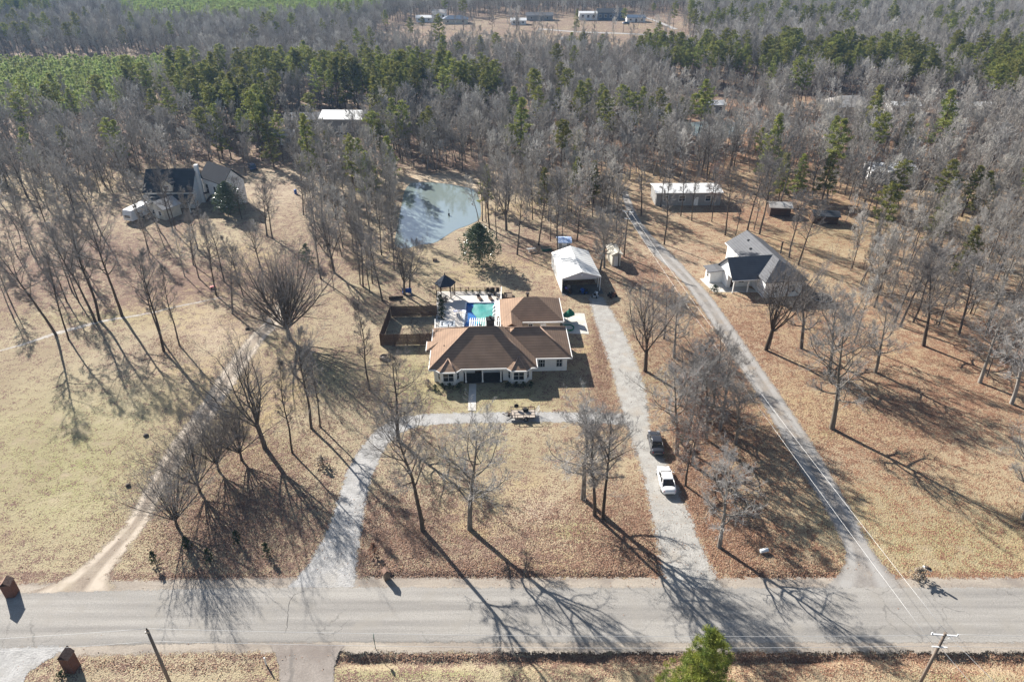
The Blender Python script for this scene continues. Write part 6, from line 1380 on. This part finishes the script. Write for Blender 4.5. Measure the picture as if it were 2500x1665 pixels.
# one standing tree of each far kind serves as the source of the scatter
SRC = {}
def srcplant(kd, x, y, h_, lb, cat, nm=None):
    o = plant(kd, x, y, h_, lb, cat, name=nm); SRC[kd] = [c for c in o.children]; return o
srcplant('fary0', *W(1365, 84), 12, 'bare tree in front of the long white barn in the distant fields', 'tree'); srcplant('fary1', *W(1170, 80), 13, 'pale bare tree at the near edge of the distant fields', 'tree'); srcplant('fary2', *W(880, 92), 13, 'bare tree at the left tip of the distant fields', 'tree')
srcplant('pine0', *W(1066, 70), 20, 'lone tall pine left of the middle of the distant fields', 'pine'); srcplant('pine1', *W(1014, 150), 21, 'dark conical pine standing alone in the far bare woods', 'pine'); srcplant('pine3', *W(1325, 74), 12, 'small conical evergreen in front of the long white barn', 'pine'); srcplant('pine2', *W(1432, 76), 13, 'round crowned evergreen in front of the dark blue roofed barn', 'pine')
srcplant('youngpine', *W(262, 268), 5, 'young pine at the near edge of the plantation field', 'pine', 'young_pine_tree')
def hh(lo, hi, n): return rs.uniform(lo, hi, n)
scatter('bare_woodland', np.stack([gx[restb], gy[restb]], -1), hh(9, 13.5, len(restb)) / 15, ['fary0', 'fary1', 'fary2'], rs.randint(0, 3, len(restb)), 'mass of bare grey winter woods reaching to the horizon', 'woods')
scatter('pine_forest', np.stack([gx[restp], gy[restp]], -1), hh(10.5, 18, len(restp)) / 20, ['pine0', 'pine1', 'pine2'], rs.randint(0, 3, len(restp)), 'far off dark green pines mixed into the distant woods', 'pines')
# brush: low scrub under the trees
bx_, by_ = gx + rs.uniform(-2, 2, len(gx)), gy + rs.uniform(-2, 2, len(gx)); mb_ = (dens > .3) & (rs.rand(len(gx)) < .7) & (vyy > 60)
scatter('underbrush', np.stack([bx_[mb_], by_[mb_]], -1), hh(3.0, 8.0, mb_.sum()) / 15, ['fary0', 'fary1', 'fary2'], rs.randint(0, 3, mb_.sum()), 'low bare scrub filling the gaps between the woodland trunks', 'brush')
# plantations of young pines in rows
def plantation(poly, sp, name, label, hlo, hhi):
    px_ = [W(*p) for p in poly]; xs_ = [p[0] for p in px_]; ys_ = [p[1] for p in px_]
    X, Y = np.meshgrid(np.arange(min(xs_), max(xs_), sp * .8), np.arange(min(ys_), max(ys_), sp)); X = X.ravel() + rs.normal(0, .45, X.size); Y = Y.ravel() + rs.normal(0, .35, Y.size)
    m_ = inpoly(X, Y, px_) & (rs.rand(X.size) < .93); n = m_.sum(); scatter(name, np.stack([X[m_], Y[m_]], -1), hh(hlo, hhi, n) / 4.5, ['youngpine'], np.zeros(n), label, 'pine plantation')
plantation([(-260, 157), (150, 153), (400, 150), (440, 168), (340, 215), (270, 262), (100, 270), (-260, 275)], 3.1, 'pine_plantation', 'light green field of young pines at the left', 3.2, 5.5)
plantation([(290, 55), (420, 72), (640, 68), (860, 52), (900, 25), (880, -40), (250, -40)], 4.2, 'distant_pine_plantation', 'hazy green field of young pines at the top of the picture', 4.5, 7.0)

# ---- leaf litter: real loose leaves where the ground is thick with them
def litter(n, box, name, label, vfun, lo=.04, hi=.09):
    x0, x1, y0, y1 = box; X = rs.uniform(x0, x1, n * 3); Y = y0 + (y1 - y0) * rs.rand(n * 3) ** 1.25; a_, b_ = V(X, Y); p = vfun(a_, b_, X, Y)
    k = rs.rand(len(X)) < p; X, Y = X[k], Y[k]; m = len(X); c = np.stack([X, Y, hz(X, Y) + rs.uniform(.015, .07, m)], -1)
    d = rs.normal(0, 1, (m, 3)); d[:, 2] *= .45; d /= np.linalg.norm(d, axis=1)[:, None]; u = np.cross(d, rs.normal(0, .4, (m, 3)) + [0, 0, 1]); u /= np.linalg.norm(u, axis=1)[:, None]
    s_ = rs.uniform(lo, hi, (m, 1)); v = np.stack([c - d * s_, c + u * s_ * .6, c + d * s_, c - u * s_ * .6], 1).reshape(-1, 3); f = np.arange(m * 4).reshape(-1, 4)
    me_ = npmesh(name, v, f, [LM[0], LM[1], LM[2]], smooth=False, midx=rs.randint(0, 3, m)); o = linkobj(name, me_); tag(o, label, 'leaves', kind='stuff'); print('LEAVES', m)
LM = [mat('tan leaf', (.40, .28, .2), .9), mat('brown leaf', (.24, .14, .095), .9), mat('rust leaf', (.31, .175, .11), .9)]
LBL = [(520, 1190, 210, 140, .7), (600, 1080, 130, 90, .5), (920, 1240, 150, 120, .7), (1250, 1230, 170, 90, .4), (1430, 1270, 110, 110, 1.0), (1100, 1310, 260, 30, .9), (1590, 1130, 80, 170, .9), (1640, 920, 90, 150, .6), (1700, 1250, 90, 80, .8),
       (1830, 1312, 140, 30, 1.0), (1385, 830, 26, 150, .8), (1500, 1506, 900, 12, 1.0), (1900, 1530, 500, 22, .4), (350, 1530, 260, 14, .4), (500, 1328, 170, 12, 1), (1420, 1322, 120, 14, 1), (1740, 790, 140, 90, .3), (2000, 950, 250, 120, .25), (1500, 800, 60, 120, .5), (1320, 660, 80, 30, .4)]
def lfun(a_, b_, X, Y):
    z = np.zeros(a_.shape) + .03
    for (bx__, by__, rx, ry, val) in LBL: z = np.maximum(z, val * np.exp(-(((a_ - bx__) / rx) ** 2 + ((b_ - by__) / ry) ** 2)))
    for hx_, hy_ in hand_xy:
        if hy_ < 112: z = np.maximum(z, .55 * np.exp(-((X - hx_ - .6) ** 2 + (Y - hy_ + .4) ** 2) / 5.5))
    for poly in PATHS[:]:
        z = np.where(inpoly(X, Y, poly), z * .06, z)
    return np.clip(z, 0, 1)
litter(420000, (-62, 62, 36, 112), 'leaf_litter', 'loose brown fallen leaves drifted over the lawns and along the road', lfun)

# ---------------------------------------------------------------- haze
hb = MB(); hb.box(-900, 900, -60, 1400, -2, 75); ho = hb.build('haze', None)
hm = bpy.data.materials.new('haze'); hm.use_nodes = True; hn = hm.node_tree; hn.nodes.clear(); out = hn.nodes.new('ShaderNodeOutputMaterial'); pv = hn.nodes.new('ShaderNodeVolumePrincipled')
pv.inputs['Color'].default_value = (.36, .62, 1, 1); pv.inputs['Density'].default_value = .00013; pv.inputs['Anisotropy'].default_value = .2
hn.links.new(pv.outputs[0], out.inputs['Volume']); ho.data.materials.append(hm); tag(ho, 'thin blue winter haze over the distant woods', 'haze', kind='stuff')

# ---- say which one: each woodland tree by the landmark it stands nearest to
LMK = [('the pond', 1010, 490), ('the magnolia', 1102, 607), ('the white carport', 1320, 610), ('the mobile home', 1580, 460), ('the grey roofed house', 1730, 640), ('the farmhouse', 430, 470), ('the camper', 300, 490), ('the pale roofed barn', 786, 300),
       ('the tan ranch house', 1962, 262), ('the white roofed woodland house', 2050, 420), ('the nearer low shed', 1792, 495), ('the farther low shed', 1897, 512), ('the small woods pond', 1640, 298), ('the round trampoline', 1887, 693), ('the blue bench', 936, 676),
       ('the large lone lawn tree', 1912, 985), ('the creek end by the red toy', 505, 683), ('the left creek end', 20, 800), ('the blue barrel', 680, 446), ('the upper right white shed', 2232, 262), ('the small dark blue car', 581, 388), ('the small tan cabin', 648, 332), ('the far ranch pines', 2200, 200), ('the young pine field', 200, 265), ('the right edge of the picture', 2340, 640), ('the cream garden shed', 1416, 612), ('the left edge of the picture', 10, 480)]
LMK = [(n_, *W(a_, b_)) for n_, a_, b_ in LMK if n_ != 'the far ranch pines']
ORD = ['nearest', 'second nearest', 'third nearest', 'fourth nearest', 'fifth nearest', 'sixth nearest', 'seventh nearest', 'eighth nearest', 'ninth nearest']
buckets = {}
def bucket(x, y, o, what):
    n_, lx, ly = min(LMK, key=lambda q: (q[1] - x) ** 2 + (q[2] - y) ** 2); dx, dy = x - lx, y - ly
    side = ('right of' if dx > 0 else 'left of') if abs(dx) > abs(dy) else ('behind' if dy > 0 else 'in front of')
    buckets.setdefault((what, side, n_), []).append((dx * dx + dy * dy, o))
for o, what in AUTO: bucket(o.location.x, o.location.y, o, what)
for a_ in HAND:
    if a_[0] != 'magnolia': bucket(*W(a_[1], a_[2]), None, 'bare grey tree')
for (what, side, n_), lst in buckets.items():
    lst.sort(key=lambda q: q[0])
    for k, (d_, o) in enumerate(lst):
        if o is None: continue
        if k < len(ORD): o['label'] = '%s %s %s, %s to it' % (what, side, n_, ORD[k])
        else: o['label'] = '%s farther %s %s, one of many' % (what, side, n_)
        o['group'] = '%s woods %s %s' % (what, side, n_)
